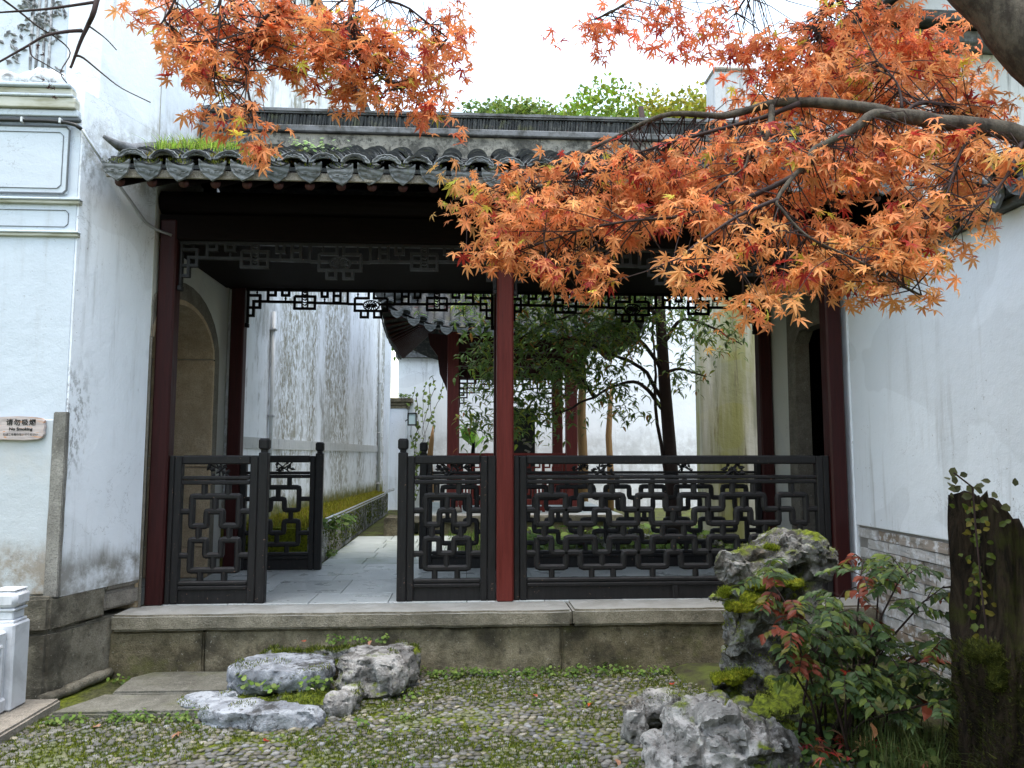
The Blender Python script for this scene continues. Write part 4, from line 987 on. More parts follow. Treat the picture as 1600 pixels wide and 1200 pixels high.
for k in range(4):
    bm = bmesh.new(); bmesh.ops.create_cube(bm, size=1); bmesh.ops.subdivide_edges(bm, edges=list(bm.edges), cuts=2, use_grid_fill=True)
    for v in bm.verts:
        v.co = Vector((v.co.x * .08, v.co.y * .251, v.co.z * .0625)); v.co += Vector((mnoise.noise(v.co * 20 + Vector((k, 0, 0))), mnoise.noise(v.co * 20 + Vector((0, k + 5, 0))), mnoise.noise(v.co * 20 + Vector((0, 0, k + 9))))) * .007
    me = bpy.data.meshes.new('brick'); bm.to_mesh(me); bm.free(); me.materials.append(MAT['brick']); BR.append(me)
for rr in range(13):
    yy = 5.27 + (-.13 if rr % 2 else 0)
    while yy > 3.3:
        link('brick', BR[random.randrange(4)], None, cw, Matrix.Translation((2.846 + random.uniform(-.006, .006), yy, .033 + rr * .069)) @ Matrix.Rotation(random.choice((0, math.pi)), 4, 'Z')); yy -= .26
MB().box(2.74, 3.12, -4, 5.40, 2.662, 2.70, .006).build('coping_band', MAT['ridge_cap'], cw)
MB().box(2.70, 3.16, -4, 5.40, 2.703, 2.735, .006).build('coping_band', MAT['tile'], cw)
MB().slabxz([(2.72, 2.738), (3.14, 2.738), (2.93, 2.90)], -4, 5.40).build('coping_core', MAT['tile'], cw)
MB().tube([(2.93, -4, 2.94), (2.93, 5.40, 2.94)], .05, 8).build('coping_ridge', MAT['ridge_cap'], cw, True)
MB().box(-7, 3.05, -3.3, -3.05, -.05, 5.2).build('rear_sky_blocker', MAT['plaster_warm'], cw)       # unseen wall added behind the viewer to block low sky light
sl = math.atan2(.16, .21)
for k in range(20):
    yy = 5.28 - k * PITCH
    if yy < 2.0: break
    for j in range(3):
        xx = 2.675 + j * .075
        link('cover_tile', cover, None, cw, Matrix.Translation((xx, yy, 2.765 + j * .055)) @ Matrix.Rotation(R(-90), 4, 'Z') @ Matrix.Rotation(sl - .1, 4, 'X') @ Matrix.Rotation(random.gauss(0, .03), 4, 'Y'))
    link('pan_tile', pan, None, cw, Matrix.Translation((2.675, yy - PITCH / 2, 2.825)) @ Matrix.Rotation(R(-90), 4, 'Z') @ Matrix.Rotation(sl - .1, 4, 'X'))
    link('drip_tile', drip, None, cw, Matrix.Translation((2.665, yy - PITCH / 2, 2.775)) @ Matrix.Rotation(R(-90), 4, 'Z') @ Matrix.Rotation(random.gauss(0, .05), 4, 'Y'))
    link('end_tile', fan, None, cw, Matrix.Translation((2.67, yy, 2.77)) @ Matrix.Rotation(R(-90), 4, 'Z'))

# ================================================================== HOUSE AT THE RIGHT END OF THE CORRIDOR
MAT['lichen'] = plaster('lichen_plaster', base=(.50, .51, .52), streak=1.0, streak_col=(.10, .10, .10), speck=1.0, scale=2.2)
rh = thing('side_house', (3.6, 6.3, 0), 'house behind the right end of the corridor with a dark stone doorway', 'house')
dy0, dy1, dz = 5.62, 6.47, 2.50
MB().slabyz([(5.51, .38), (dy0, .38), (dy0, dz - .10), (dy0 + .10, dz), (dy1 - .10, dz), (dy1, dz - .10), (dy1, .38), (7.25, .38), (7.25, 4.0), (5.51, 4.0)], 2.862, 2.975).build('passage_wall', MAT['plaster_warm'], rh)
q0 = [(dy0 - .0, .40), (dy0, dz - .10), (dy0 + .10, dz), (dy1 - .10, dz), (dy1, dz - .10), (dy1, .40)]
q1 = [(dy0 - .035, .40), (dy0 - .035, dz + .2), (dy0 + .10, dz + .26), (dy1 - .10, dz + .26), (dy1 + .13, dz + .16), (dy1 + .16, .40)]
nn = len(q0); v = [(2.852, y, z) for y, z in q0] + [(2.852, y, z) for y, z in q1] + [(2.87, y, z) for y, z in q0] + [(2.87, y, z) for y, z in q1]; f = []
for k in range(nn - 1): f += [(k, k + 1, nn + k + 1, nn + k), (nn + k, nn + k + 1, 3 * nn + k + 1, 3 * nn + k), (k, 2 * nn + k, 2 * nn + k + 1, k + 1)]
MB().add(v, f).build('door_frame', MAT['frame_stone'], rh)
q2 = [(y, z) for y, z in q0]; v = [(2.855, y, z) for y, z in q2] + [(2.98, y, z) for y, z in q2] + [(2.855, 6.045 + (y - 6.045) * .95, .4 + (z - .4) * .985) for y, z in q2] + [(2.98, 6.045 + (y - 6.045) * .95, .4 + (z - .4) * .985) for y, z in q2]
f = []
for k in range(nn - 1): f += [(2 * nn + k, 2 * nn + k + 1, 3 * nn + k + 1, 3 * nn + k), (k, 2 * nn + k, 2 * nn + k + 1, k + 1)]
MB().add(v, f).build('door_lining', MAT['frame_stone'], rh)
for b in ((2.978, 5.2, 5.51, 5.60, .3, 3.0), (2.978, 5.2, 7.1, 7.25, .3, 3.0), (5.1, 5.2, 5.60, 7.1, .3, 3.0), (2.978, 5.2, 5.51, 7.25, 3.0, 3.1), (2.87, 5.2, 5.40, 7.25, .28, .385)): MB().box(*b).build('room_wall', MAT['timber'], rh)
MB().box(3.2, 7.5, 5.55, 7.2, 3.12, 4.55).build('upper_wall', MAT['lichen'], rh)
MB().box(3.1, 7.6, 5.40, 7.3, 4.56, 4.66, .01).build('coping', MAT['ridge_cap'], rh)
MB().box(3.05, 7.6, 5.30, 7.4, 4.67, 4.76, .01).build('coping', MAT['tile'], rh)
rv = MB(); rv.slabxz([(3.15, 4.78), (7.5, 4.78), (7.5, 6.4), (4.7, 5.95)], 5.6, 7.2).build('gable_wall', MAT['lichen'], rh)
MB().bar([(3.0, 4.80), (4.72, 6.02), (7.6, 6.48)], .10, 2.0, 6.4).build('gable_verge', MAT['tile'], rh)
# stepped gable further back
hg = thing('stepped_gable', (3.6, 9.2, 0), 'weathered white stepped gable wall rising above the corridor ridge', 'wall')
MB().slabxz([(3.1, .3), (9, .3), (9, 5.6), (3.62, 5.6), (3.62, 6.2), (3.1, 6.2)], 9.05, 9.4).build('gable_face', MAT['lichen'], hg)
MB().box(3.08, 3.64, 9.02, 9.43, 6.202, 6.26, .02).build('coping', MAT['granite_pale'], hg)
MB().box(3.625, 9, 8.9, 9.55, 5.602, 5.66, .01).build('coping', MAT['tile'], hg)
# ================================================================== BACK GARDEN
terr = setting(link('garden_terrace', MB().box(-2.3, 9, 7.33, 40, -.05, .385).mesh('garden_terrace'), MAT['soil']), 'raised soil of the garden behind the corridor')
path = setting(thing('garden_path', (-.8, 8.5, .39), 'grey flagged garden path behind the passage', None))
yy = 7.335
while yy < 9.85:
    L = .42; xx = -1.335
    while xx < (1.75 if yy < 8.0 else -.35):
        W = random.uniform(.36, .5); MB().box(xx + .004, min(xx + W, 1.8) - .004, yy + .004, yy + L - .004, .35, .400 + random.uniform(-.003, .003), .005).build('path_slab', MAT['path'], path); xx += W
    yy += L
# streaked wall along the path
ww = thing('streaked_wall', (-1.9, 11, .3), 'tall white wall with grey rain streaks beside the garden path', 'wall')
def wx(y): return -2.10 + (y - 7.07) * .078
MB().prism([(wx(7.07), 7.07), (wx(14.5), 14.5), (wx(14.5) - .35, 14.5), (wx(7.07) - .35, 7.07)], .3, 7.0).build('wall_face', MAT['plaster_back'], ww)
MB().prism([(wx(7.07) + .012, 7.08), (wx(14.5) + .012, 14.49), (wx(14.5) - .01, 14.49), (wx(7.07) - .01, 7.08)], 1.47, 1.58).build('string_course', plaster('string_course', base=(.55, .55, .54), streak=1, streak_col=(.12, .12, .11), scale=3), ww)
MB().prism([(wx(14.5) - .02, 14.505), (wx(14.5) + .1, 14.505), (wx(14.5) + .1, 14.75), (wx(14.5) - .4, 14.75), (wx(14.5) - .4, 14.505)], .3, 6.5).build('pier', MAT['plaster'], ww)
MB().prism([(wx(7.07) + .08, 7.07), (wx(14.5) + .08, 14.5), (wx(14.5) - .43, 14.5), (wx(7.07) - .43, 7.07)], 7.002, 7.15).build('coping', MAT['tile'], ww)
for yy, lab, r_ in ((8.05, 'pale drain pipe on the streaked wall nearest the corridor', .021), (13.9, 'thin pale drain pipe at the far end of the streaked wall', .028)):
    d = thing('drain_pipe', (wx(yy) + .03, yy, .5), lab, 'pipe'); MB().tube([(wx(yy) + .03, yy, .55), (wx(yy) + .03, yy, 2.9 if yy < 10 else 5)], r_, 10).build('pipe', MAT['whiteplastic'], d, True)
    for z in (.9, 1.8, 2.7): MB().box(wx(yy) - .005, wx(yy) + .06, yy - .035, yy + .035, z, z + .02, .003).build('bracket', MAT['metal'], d)
# planter with mossy retaining wall
pl = thing('mossy_planter', (-1.6, 10, .4), 'low mossy retaining wall with planting bed below the streaked wall', 'planter')
yy = 7.36; k = 0
while yy < 13.8:
    L = random.uniform(.32, .55)
    stone_block('wall_stone', -1.47, -1.365 + random.uniform(-.006, .006), yy, yy + L - .008, .36, .735, MAT['granite_pale'] if yy < 8.7 and random.random() < .7 else MAT['rock_moss'], pl, amp=.008, res=.09, seed=80 + k); yy += L; k += 1
MB().add([(-1.46, 7.34, .72), (-1.46, 13.8, .72), (wx(13.8), 13.8, .76), (wx(7.34), 7.34, .75), (-1.46, 7.34, .38), (-1.46, 13.8, .38), (wx(13.8), 13.8, .38), (wx(7.34), 7.34, .38)], [(0, 1, 2, 3), (0, 4, 5, 1), (3, 7, 4, 0)]).build('moss_bed', MAT['moss'], pl)
pts = []
for _ in range(9000):
    y = random.uniform(7.36, 13.8); t = random.random() ** 1.3; x = -1.38 + (wx(y) + 1.38) * t; pts.append((x, y, .722 + .03 * t))
blades('moss', pts, .05, .016, [(.20, .21, .018), (.26, .25, .02), (.15, .15, .018), (.28, .22, .03)], .8, parent=pl)
pts = [(-1.362 + random.uniform(-.005, .004), random.uniform(7.6, 13.8), random.uniform(.42, .74)) for _ in range(2500)]
blades('moss', pts, .03, .014, MOSS_COLS, 1.0, parent=pl)
weeds('ferns', [(-1.36 + random.uniform(-.05, .03), random.uniform(7.4, 9.2), random.uniform(.55, .74), random.uniform(1.0, 2.2)) for _ in range(22)] + [(-1.33, random.uniform(7.4, 8.0), .4, 1.2) for _ in range(6)], pl, .013)
hr = thing('pipe_handrail', (-1.36, 10, .75), 'pair of thin silver pipes along the mossy planter top', 'pipe')
for dz in (0, .03): MB().tube([(-1.345, 7.3, .762 + dz), (-1.345, 9.5, .752 + dz), (-1.35, 13.2, .742 + dz), (-1.35, 13.5, .772 + dz), (-1.30, 14.4, .775 + dz)], .0105, 8).build('pipe', MAT['metal'], hr, True)
# far wall
fw = thing('far_garden_wall', (2, 15, .3), 'white garden wall with tile coping behind the pavilion', 'wall')
fpl = MB().box(-1.3, .85, 15.0, 15.3, .3, 3.30).build('wall_face', plaster('far_plaster', base=(.86, .88, .91), streak=.6, streak_col=(.25, .24, .23), zstain=(1.5, .7, (.40, .39, .37), .5)), fw)
MB().box(.852, 7, 14.98, 15.3, .3, 5.4).build('tall_wall_face', fpl.data.materials[0], fw)
MB().box(.8, 7, 14.85, 15.45, 5.402, 5.5, .01).build('coping', MAT['ridge_cap'], fw)
MB().box(-1.35, .85, 14.85, 15.45, 3.302, 3.38, .01).build('coping', MAT['ridge_cap'], fw)
for k in range(11):
    link('drip_tile', drip, None, fw, Matrix.Translation((-1.25 + k * .2, 14.83, 3.42)))
    link('end_tile', fan, None, fw, Matrix.Translation((-1.15 + k * .2, 14.83, 3.42)))
MB().slabxz([(-1.35, 3.38), (.85, 3.38), (.85, 3.44), (-1.35, 3.44)], 14.84, 15.46).build('coping_tiles', MAT['tile'], fw)
sw = thing('low_side_wall', (-1.25, 14.8, .3), 'low white side wall with stepped stone coping next to the lamp', 'wall')
MB().box(-1.5, -1.12, 14.755, 14.99, .3, 2.30).build('wall_face', MAT['plaster'], sw)
for z0, z1, p in ((2.302, 2.36, .03), (2.362, 2.42, .07), (2.422, 2.50, .12)): MB().box(-1.5, -1.12 + p, 14.755 - p * .5, 14.99, z0, z1, .008).build('coping', MAT['granite'], sw)
weeds('coping_grass', [(-1.1 + random.uniform(-.15, .05), 14.8, 2.5, random.uniform(1, 2)) for _ in range(6)], sw, .014)
lamp = thing('wall_lamp', (-1.0, 14.6, 2.0), 'small square wall lamp with dark frame by the low side wall', 'lamp')
MB().box(-1.06, -.93, 14.55, 14.65, 1.99, 2.19, .006).build('lamp_glass', MAT['lampglass'], lamp)
MB().bar([(-1.07, 1.98), (-.92, 1.98), (-.92, 2.20), (-1.07, 2.20)], .02, .13, 14.6, True).build('lamp_frame', MAT['blackplastic'], lamp)
MB().tube([(-1.07, 14.6, 2.09), (-1.13, 14.68, 2.06)], .01, 6).build('lamp_arm', MAT['blackplastic'], lamp)
# stained wall at the right of the garden
mw = thing('green_stained_wall', (3.5, 9, .3), 'plaster wall with olive green and brown stains behind the garden tree', 'wall')
MB().box(2.72, 5.5, 8.72, 8.92, .3, 4.6, .01).build('wall_face', MAT['plaster_moss'], mw)
MB().box(2.66, 5.5, 8.62, 9.0, 4.602, 4.70, .01).build('coping', MAT['tile'], mw)

# ---------------- pavilion
pav = thing('garden_pavilion', (.65, 11.6, .6), 'red timber pavilion with grey upturned tile roof beyond the path', 'pavilion')
PX0, PX1, PY0, PY1 = -.17, 1.50, 10.8, 12.45
pp = thing('pavilion_platform', (.6, 11.6, .38), 'low stone platform and step under the pavilion', 'platform')
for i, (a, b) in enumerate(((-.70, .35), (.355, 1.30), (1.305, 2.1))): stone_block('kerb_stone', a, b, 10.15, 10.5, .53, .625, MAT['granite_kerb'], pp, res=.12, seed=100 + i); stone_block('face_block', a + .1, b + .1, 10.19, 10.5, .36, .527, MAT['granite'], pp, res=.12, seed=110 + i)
MB().box(-.70, 2.1, 10.5, 13.2, .36, .622).build('pavilion_floor', MAT['path'], pp)
stone_block('step_block', -1.02, -.72, 9.92, 10.5, .36, .615, MAT['granite'], pp, res=.1, seed=120)
for x in (PX0, PX1):
    for y in (PY0, PY1):
        c = MB().box(x - .08, x + .08, y - .08, y + .08, .66, 3.25, .012).build('column', MAT['red_pav'], pav); MB().lathe([(.13, .62), (.13, .66), (.11, .70)], (x, y, 0), 14).build('column_base', MAT['granite_pale'], pav, True)
def roof_z(u, edge):
    """u 0 at eave to 1 at apex; edge 0 at middle to 1 at the corner"""
    return 3.07 + 1.75 * (.55 * u + .45 * u * u) + .34 * max(0, edge - .45) ** 2 / .3 * (1 - u) ** 2
OV = .88; cxp, cyp = (PX0 + PX1) / 2, (PY0 + PY1) / 2; hx = (PX1 - PX0) / 2 + OV
proof = None
def hip_pt(side, s, u):
    """side 0..3; s -1..1 along the eave; u up the slope"""
    r = hx * (1 - u) * (1 + .06 * max(0, abs(s) - .5) * (1 - u)); e = abs(s)
    a, b = s * r, -r
    z = roof_z(u, e)
    c, d = ((1, 0), (0, 1), (-1, 0), (0, -1))[side]
    return (cxp + a * c - b * d, cyp + a * d + b * c, z)
mbp = MB()
for side in range(4):
    for i in range(16):
        for j in range(8):
            q = [hip_pt(side, -1 + 2 * (i + a) / 16, (j + b) / 8 * .98) for a, b in ((0, 0), (1, 0), (1, 1), (0, 1))]
            mbp.add(q, [(0, 1, 2, 3)]); mbp.add([(x, y, z - .06) for x, y, z in q], [(3, 2, 1, 0)])
proof = mbp.build('roof', MAT['tile'], pav, True)
for side in (0, 3, 1):
    n = 17
    for i in range(n):
        s0 = -1 + 2 * (i + .5) / n; xw = s0 * hx
        um = 1 - abs(xw) / hx
        pts_ = []
        for j in range(9):
            u = min(.97, um) * j / 8; r = hx * (1 - u); s = max(-1, min(1, xw / r)) if r > 1e-4 else 0
            q = hip_pt(side, s, u); pts_.append((q[0], q[1], q[2] + .035))
        MB().tube(pts_, .068, 8).build('tile_row', MAT['tile'], proof, True)
        e = hip_pt(side, s0, 0); rot = Matrix.Rotation((0, R(90), R(180), R(-90))[side], 4, 'Z')
        link('end_tile', fan, None, proof, Matrix.Translation((e[0], e[1], e[2] + .0)) @ rot @ Matrix.Translation((0, -.03, 0)))
        s1 = s0 + 1 / n
        if i < n - 1:
            e = hip_pt(side, s1, 0); link('drip_tile', drip, None, proof, Matrix.Translation((e[0], e[1], e[2] + .01)) @ rot @ Matrix.Translation((0, -.035, 0)))
for s in (-1, 1):
    for side in (0, 2):
        MB().tube([(lambda q: (q[0], q[1], q[2] + .10))(hip_pt(side, s, k / 10 * .98)) for k in range(11)], [.11] * 4 + [.085] * 7, 8).build('hip_ridge', MAT['ridge_cap'], proof, True)
for side in (0, 3, 1):
    for i in range(27):
        s = -1 + 2 * (i + .5) / 27; a = hip_pt(side, s, .02); b = hip_pt(side, s * .55, .42)
        MB().tube([(a[0], a[1], a[2] - .10), (b[0], b[1], b[2] - .09)], .020, 6).build('rafter', MAT['red_dark'], pav, True)
for a, b in (((PX0, PY0), (PX1, PY0)), ((PX0, PY0), (PX0, PY1)), ((PX1, PY0), (PX1, PY1)), ((PX0, PY1), (PX1, PY1))):
    x0, x1, y0, y1 = min(a[0], b[0]) - .05, max(a[0], b[0]) + .05, min(a[1], b[1]) - .05, max(a[1], b[1]) + .05
    MB().box(x0, x1, y0, y1, 2.86, 3.24, .01).build('beam', MAT['red_dark'], pav)
    MB().box(x0 + .01, x1 - .01, y0 + .01, y1 - .01, 2.66, 2.82, .01).build('beam', MAT['red_dark'], pav)
for y in (PY0, PY1):        # hanging lattice
    hl = MB().box(PX0 + .08, PX1 - .08, y - .012, y + .012, 2.63, 2.655).build('hanging_lattice', MAT['red_dark'], pav)
    for sx in (1, -1):
        x0 = PX0 + .08 if sx > 0 else PX1 - .08
        for poly in ([(0, 2.64), (.0, 2.18)], [(.0, 2.50), (.36, 2.50), (.36, 2.64)], [(.12, 2.64), (.12, 2.34), (.0, 2.34)], [(.24, 2.64), (.24, 2.42), (.0, 2.42)], [(.36, 2.56), (.62, 2.56), (.62, 2.64)], [(.48, 2.64), (.48, 2.48), (.30, 2.48)], [(0, 2.25), (.07, 2.25), (.07, 2.34)]):
            MB().bar([(x0 + sx * u, z) for u, z in poly], .022, .022, y).build('lattice_bar', MAT['red_dark'], hl)
for x, sx in ((PX0, -1), (PX1, 1)):      # carved brackets under the eaves
    MB().slabxz([(x + sx * .08, 3.1), (x + sx * .36, 3.12), (x + sx * .33, 2.95), (x + sx * .22, 2.8), (x + sx * .19, 2.55), (x + sx * .12, 2.4), (x + sx * .085, 2.3)], PY0 - .03, PY0 + .03).build('carved_bracket', MAT['red_dark'], pav)
# red lattice rail round the pavilion
rl = thing('pavilion_railing', (.66, 10.76, .62), 'red lattice seat railing along the front of the pavilion', 'railing')
for z0, z1 in ((1.39, 1.44), (1.13, 1.17), (.72, .80)): MB().box(PX0 + .085, PX1 - .085, 10.76, 10.83, z0, z1, .006).build('rail', MAT['red'], rl)
for x in np.linspace(PX0 + .11, PX1 - .11, 6): MB().box(x - .02, x + .02, 10.765, 10.825, .62, 1.39, .005).build('upright', MAT['red'], rl)
for k in range(10):
    x = PX0 + .14 + k * .14; zc = 1.28
    MB().bar([(x, 1.15), (x, 1.24), (x + .1, 1.24), (x + .1, 1.33), (x + .04, 1.33), (x + .04, 1.40)], .022, .024 + .001 * (k % 3), 10.795).build('lattice_bar', MAT['red'], rl)
    MB().bar([(x, .78), (x, .98), (x + .09, .98), (x + .09, .87), (x + .045, .87), (x + .045, 1.15)], .026, .026 + .001 * (k % 3), 10.796).build('lattice_bar', MAT['red'], rl)
MB().box(PX0 + .3, PX1 - .3, 10.78, 10.81, .64, .70).build('skirt_board', MAT['red'], rl)
# dark painted screen board behind, seen between posts
sb = thing('dark_screen_board', (.95, 12.9, .6), 'dark upright board with pale strokes inside the pavilion', 'screen')
MB().box(.72, 1.18, 12.9, 12.95, .62, 2.2, .01).build('board', MAT['blackplastic'], sb)
mb = MB(); mb.bar([(.98, 1.62), (1.05, 1.60), (1.12, 1.54)], .04, .004, 12.896); mb.bar([(1.02, 1.68), (.96, 1.66)], .03, .0035, 12.896); mb.bar([(1.0, 1.50), (1.08, 1.47), (1.04, 1.42)], .03, .0038, 12.896); mb.build('pale_strokes', MAT['granite_pale'], sb)
# ================================================================== LEAVES (numpy instancing into one mesh, or single objects)
def lance_leaf(w=.17, droop=.12):
    V = [(0, 0, 0), (w, .3, .03), (-w, .3, .03), (0, .3, -.01), (w * .85, .65, .01), (-w * .85, .65, .01), (0, .65, -.04), (0, 1, -droop)]
    T = [(0, 1, 3), (0, 3, 2), (1, 4, 6), (1, 6, 3), (3, 6, 5), (3, 5, 2), (4, 7, 6), (6, 7, 5)]
    return np.array(V), np.array(T)
def maple_leaf_shape(seed):
    rs = random.Random(seed)
    lob = [(-128, .40), (-84, .70), (-41, .90), (0, 1.0), (41, .90), (84, .70), (128, .40)]
    V = [(0, 0, 0)]; T = []; cur = rs.uniform(.05, .75); fold = rs.uniform(.0, .35)
    Z = lambda r, a: -cur * r * r + fold * r * abs(math.sin(math.radians(a))) + .07 * r * math.sin(3 * math.radians(a) + seed)
    ring = []
    for i, (a, L) in enumerate(lob):
        L *= rs.uniform(.9, 1.08); a += rs.uniform(-4, 4)
        w = .115 * L + .02
        ar = math.radians(a); d = (math.sin(ar), math.cos(ar)); s = (d[1], -d[0])
        nz = .30 if i not in (0,) else .16
        def P(r, t, lift=0): x, y = d[0] * r + s[0] * t, d[1] * r + s[1] * t; V.append((x, y, Z(math.hypot(x, y), a) + lift)); return len(V) - 1
        nl = P(L * .30, -.085 * L - .012, .02); bl = P(L * .56, -w * .82, .025); tip = P(L, 0, 0); brr = P(L * .56, w * .82, .025); nr = P(L * .30, .085 * L + .012, .02); mid = P(L * .52, 0, -.02)
        T += [(0, nl, mid), (nl, bl, mid), (bl, tip, mid), (tip, brr, mid), (brr, nr, mid), (nr, 0, mid)]
        ring.append((nl, nr))
    for i in range(6): T.append((0, ring[i][1], ring[i + 1][0]))
    V = np.array(V); T = np.array(T)
    return V, T
def frames(axis, nrm):
    """rotation matrices with local Y = axis and local Z near nrm"""
    y = axis / np.linalg.norm(axis, axis=1, keepdims=True)
    x = np.cross(y, nrm); x /= np.maximum(np.linalg.norm(x, axis=1, keepdims=True), 1e-6); z = np.cross(x, y)
    return np.stack([x, y, z], 2)
def leaf_mass(name, shapes, pos, axis, nrm, size, cols, mat, parent, single=0, single_name='leaf', key=None):
    """one object with all the leaves, except the `single` that show largest, which become objects of their own"""
    pos, axis, nrm, size, cols = map(np.asarray, (pos, axis, nrm, size, cols)); n = len(pos); Rm = frames(axis, nrm)
    order = np.argsort(np.linalg.norm(pos - np.array([0, 0, 1.4]), axis=1) / size); one = set(order[:single].tolist())
    if single:
        protos = []; q = cols[list(one)]; idx = np.random.RandomState(3).randint(0, len(q), 20)
        for k in range(20):
            V, T = shapes[k % len(shapes)]; me = mesh_np(single_name, V, T, np.tile(q[idx[k]], (len(V), 1))); me.materials.append(mat); protos.append((q[idx[k]], me))
        for i in one:
            k = min(range(20), key=lambda k: abs(protos[k][0] - cols[i]).sum() + .02 * ((k * 7 + i) % 11))
            Mx = Matrix.Identity(4)
            for a in range(3):
                for b in range(3): Mx[a][b] = Rm[i][a][b] * size[i]
                Mx[a][3] = pos[i][a]
            link(single_name, protos[k][1], None, parent, Mx)
    VV, TT, CC = [], [], []; off = 0
    rest = np.array([i for i in range(n) if i not in one])
    for k, (V, T) in enumerate(shapes):
        sel = rest[k::len(shapes)]
        if len(sel) == 0: continue
        W = np.einsum('nij,kj->nki', Rm[sel], V) * size[sel][:, None, None] + pos[sel][:, None, :]
        VV.append(W.reshape(-1, 3)); TT.append((T[None] + (np.arange(len(sel)) * len(V))[:, None, None]).reshape(-1, 3) + off); CC.append(np.repeat(cols[sel], len(V), 0)); off += len(sel) * len(V)
    o = link(name, mesh_np(name, np.vstack(VV), np.vstack(TT), np.vstack(CC)), mat, parent); o["kind"] = "stuff"; return o
LANCE = [lance_leaf(.13, .12), lance_leaf(.16, .25), lance_leaf(.11, .32)]
def rvec(n, rs): v = rs.randn(n, 3); return v / np.linalg.norm(v, axis=1, keepdims=True)

# ---------------- tree in the back garden
gt = thing('garden_tree', (2.25, 8.3, .39), 'dark trunked evergreen tree with long leaves behind the rear railing', 'tree')
MB().tube([(2.27, 8.3, .35), (2.26, 8.3, .9), (2.235, 8.3, 1.5), (2.19, 8.3, 2.2), (2.16, 8.32, 3.0), (2.10, 8.35, 4.2), (2.0, 8.4, 5.4)], [.11, .078, .070, .065, .058, .045, .03], 12).build('trunk', MAT['twig'], gt, True)
limbs = [[(2.25, 8.3, .8), (2.10, 8.25, 1.75), (2.05, 8.2, 2.6), (2.0, 8.1, 3.3)], [(2.20, 8.3, 1.85), (1.98, 8.22, 2.12), (1.75, 8.1, 2.18), (1.35, 7.95, 2.02), (.95, 7.9, 1.85), (.55, 7.9, 1.8)],
         [(2.18, 8.3, 2.3), (1.95, 8.15, 2.58), (1.6, 8.0, 2.75), (1.2, 7.9, 2.9), (.7, 7.9, 2.7), (.35, 7.95, 2.5)], [(2.17, 8.3, 2.6), (2.4, 8.2, 2.9), (2.75, 8.1, 2.75), (3.0, 8.1, 2.6)], [(2.12, 8.3, 3.2), (1.5, 8.1, 3.3), (.9, 8.0, 3.2), (.4, 8.0, 3.0)], [(2.15, 8.3, 2.3), (2.35, 8.2, 2.35), (2.6, 8.1, 2.25)], [(1.35, 7.95, 2.02), (1.1, 7.8, 2.3), (.8, 7.8, 2.45)], [(2.2, 8.3, 1.95), (1.9, 8.2, 2.35), (1.5, 8.0, 2.5), (1.05, 7.9, 2.62), (.6, 7.9, 2.4)], [(2.15, 8.3, 2.9), (1.8, 8.1, 3.1), (1.3, 8.0, 3.05), (.8, 7.95, 2.95)]]
def wavy(L, n=5):
    P = [Vector(p) for p in L]; Q = []
    for i in range(len(P) - 1):
        p0, p1, p2, p3 = P[max(i - 1, 0)], P[i], P[i + 1], P[min(i + 2, len(P) - 1)]
        for k in range(n): t = k / n; q = .5 * ((2 * p1) + (p2 - p0) * t + (2 * p0 - 5 * p1 + 4 * p2 - p3) * t * t + (3 * p1 - p0 - 3 * p2 + p3) * t ** 3); Q.append(q + mnoise.noise_vector(q * 5) * .03 * (1 if i or k else 0))
    return Q + [P[-1]]
for L in limbs: L = wavy(L); MB().tube(L, list(np.linspace(.026, .005, len(L))), 7).build('branch', MAT['twig'], gt, True)
rs = np.random.RandomState(21)
gpads = [(.25, 8.0, 2.35, .35, .45), (.55, 7.95, 2.75, .45, .4), (.9, 7.9, 2.95, .5, .35), (1.3, 7.95, 2.9, .5, .4), (1.7, 8.0, 3.0, .45, .35), (.6, 7.9, 2.1, .35, .35), (.95, 7.85, 2.25, .4, .35), (1.3, 7.9, 2.3, .4, .3), (.45, 7.9, 1.75, .3, .25), (.85, 7.9, 1.85, .35, .25), (.1, 8.0, 1.75, .2, .25), (2.4, 8.1, 2.85, .4, .3), (2.75, 8.1, 2.7, .3, .2), (2.4, 8.15, 2.3, .25, .2), (1.55, 7.95, 2.05, .35, .2), (2.0, 8.1, 3.2, .4, .3), (1.0, 8.1, 3.4, .7, .3), (.2, 8.1, 3.1, .5, .3), (1.75, 8.0, 1.85, .22, .12), (1.7, 8.0, 2.6, .32, .25), (1.4, 7.95, 2.65, .35, .25)]
P, A, Nn, S, Cc = [], [], [], [], []
for (x, y, z, rx, rz2) in gpads:
    n = int(1050 * rx * rz2)
    tips = np.array([x, y, z]) + rs.randn(n, 3) * np.array([rx * .5, .28, rz2 * .5])
    for tpt in tips:
        for q in range(3):
            a = rs.uniform(0, 6.283); P.append(tpt + rs.randn(3) * .02); A.append((math.cos(a), math.sin(a) * .8, rs.uniform(-1.0, .25))); Nn.append((rs.randn() * .3, rs.randn() * .3 - .2, 1)); S.append(rs.uniform(.07, .12))
            b = rs.uniform(.6, 1.3); Cc.append(np.array((.11, .18, .045) if rs.rand() < .76 else ((.24, .28, .04) if rs.rand() < .8 else (.34, .16, .04))) * b)
leaf_mass('leaves', LANCE, P, A, Nn, S, Cc, MAT['leaf'], gt, 250, 'leaf')

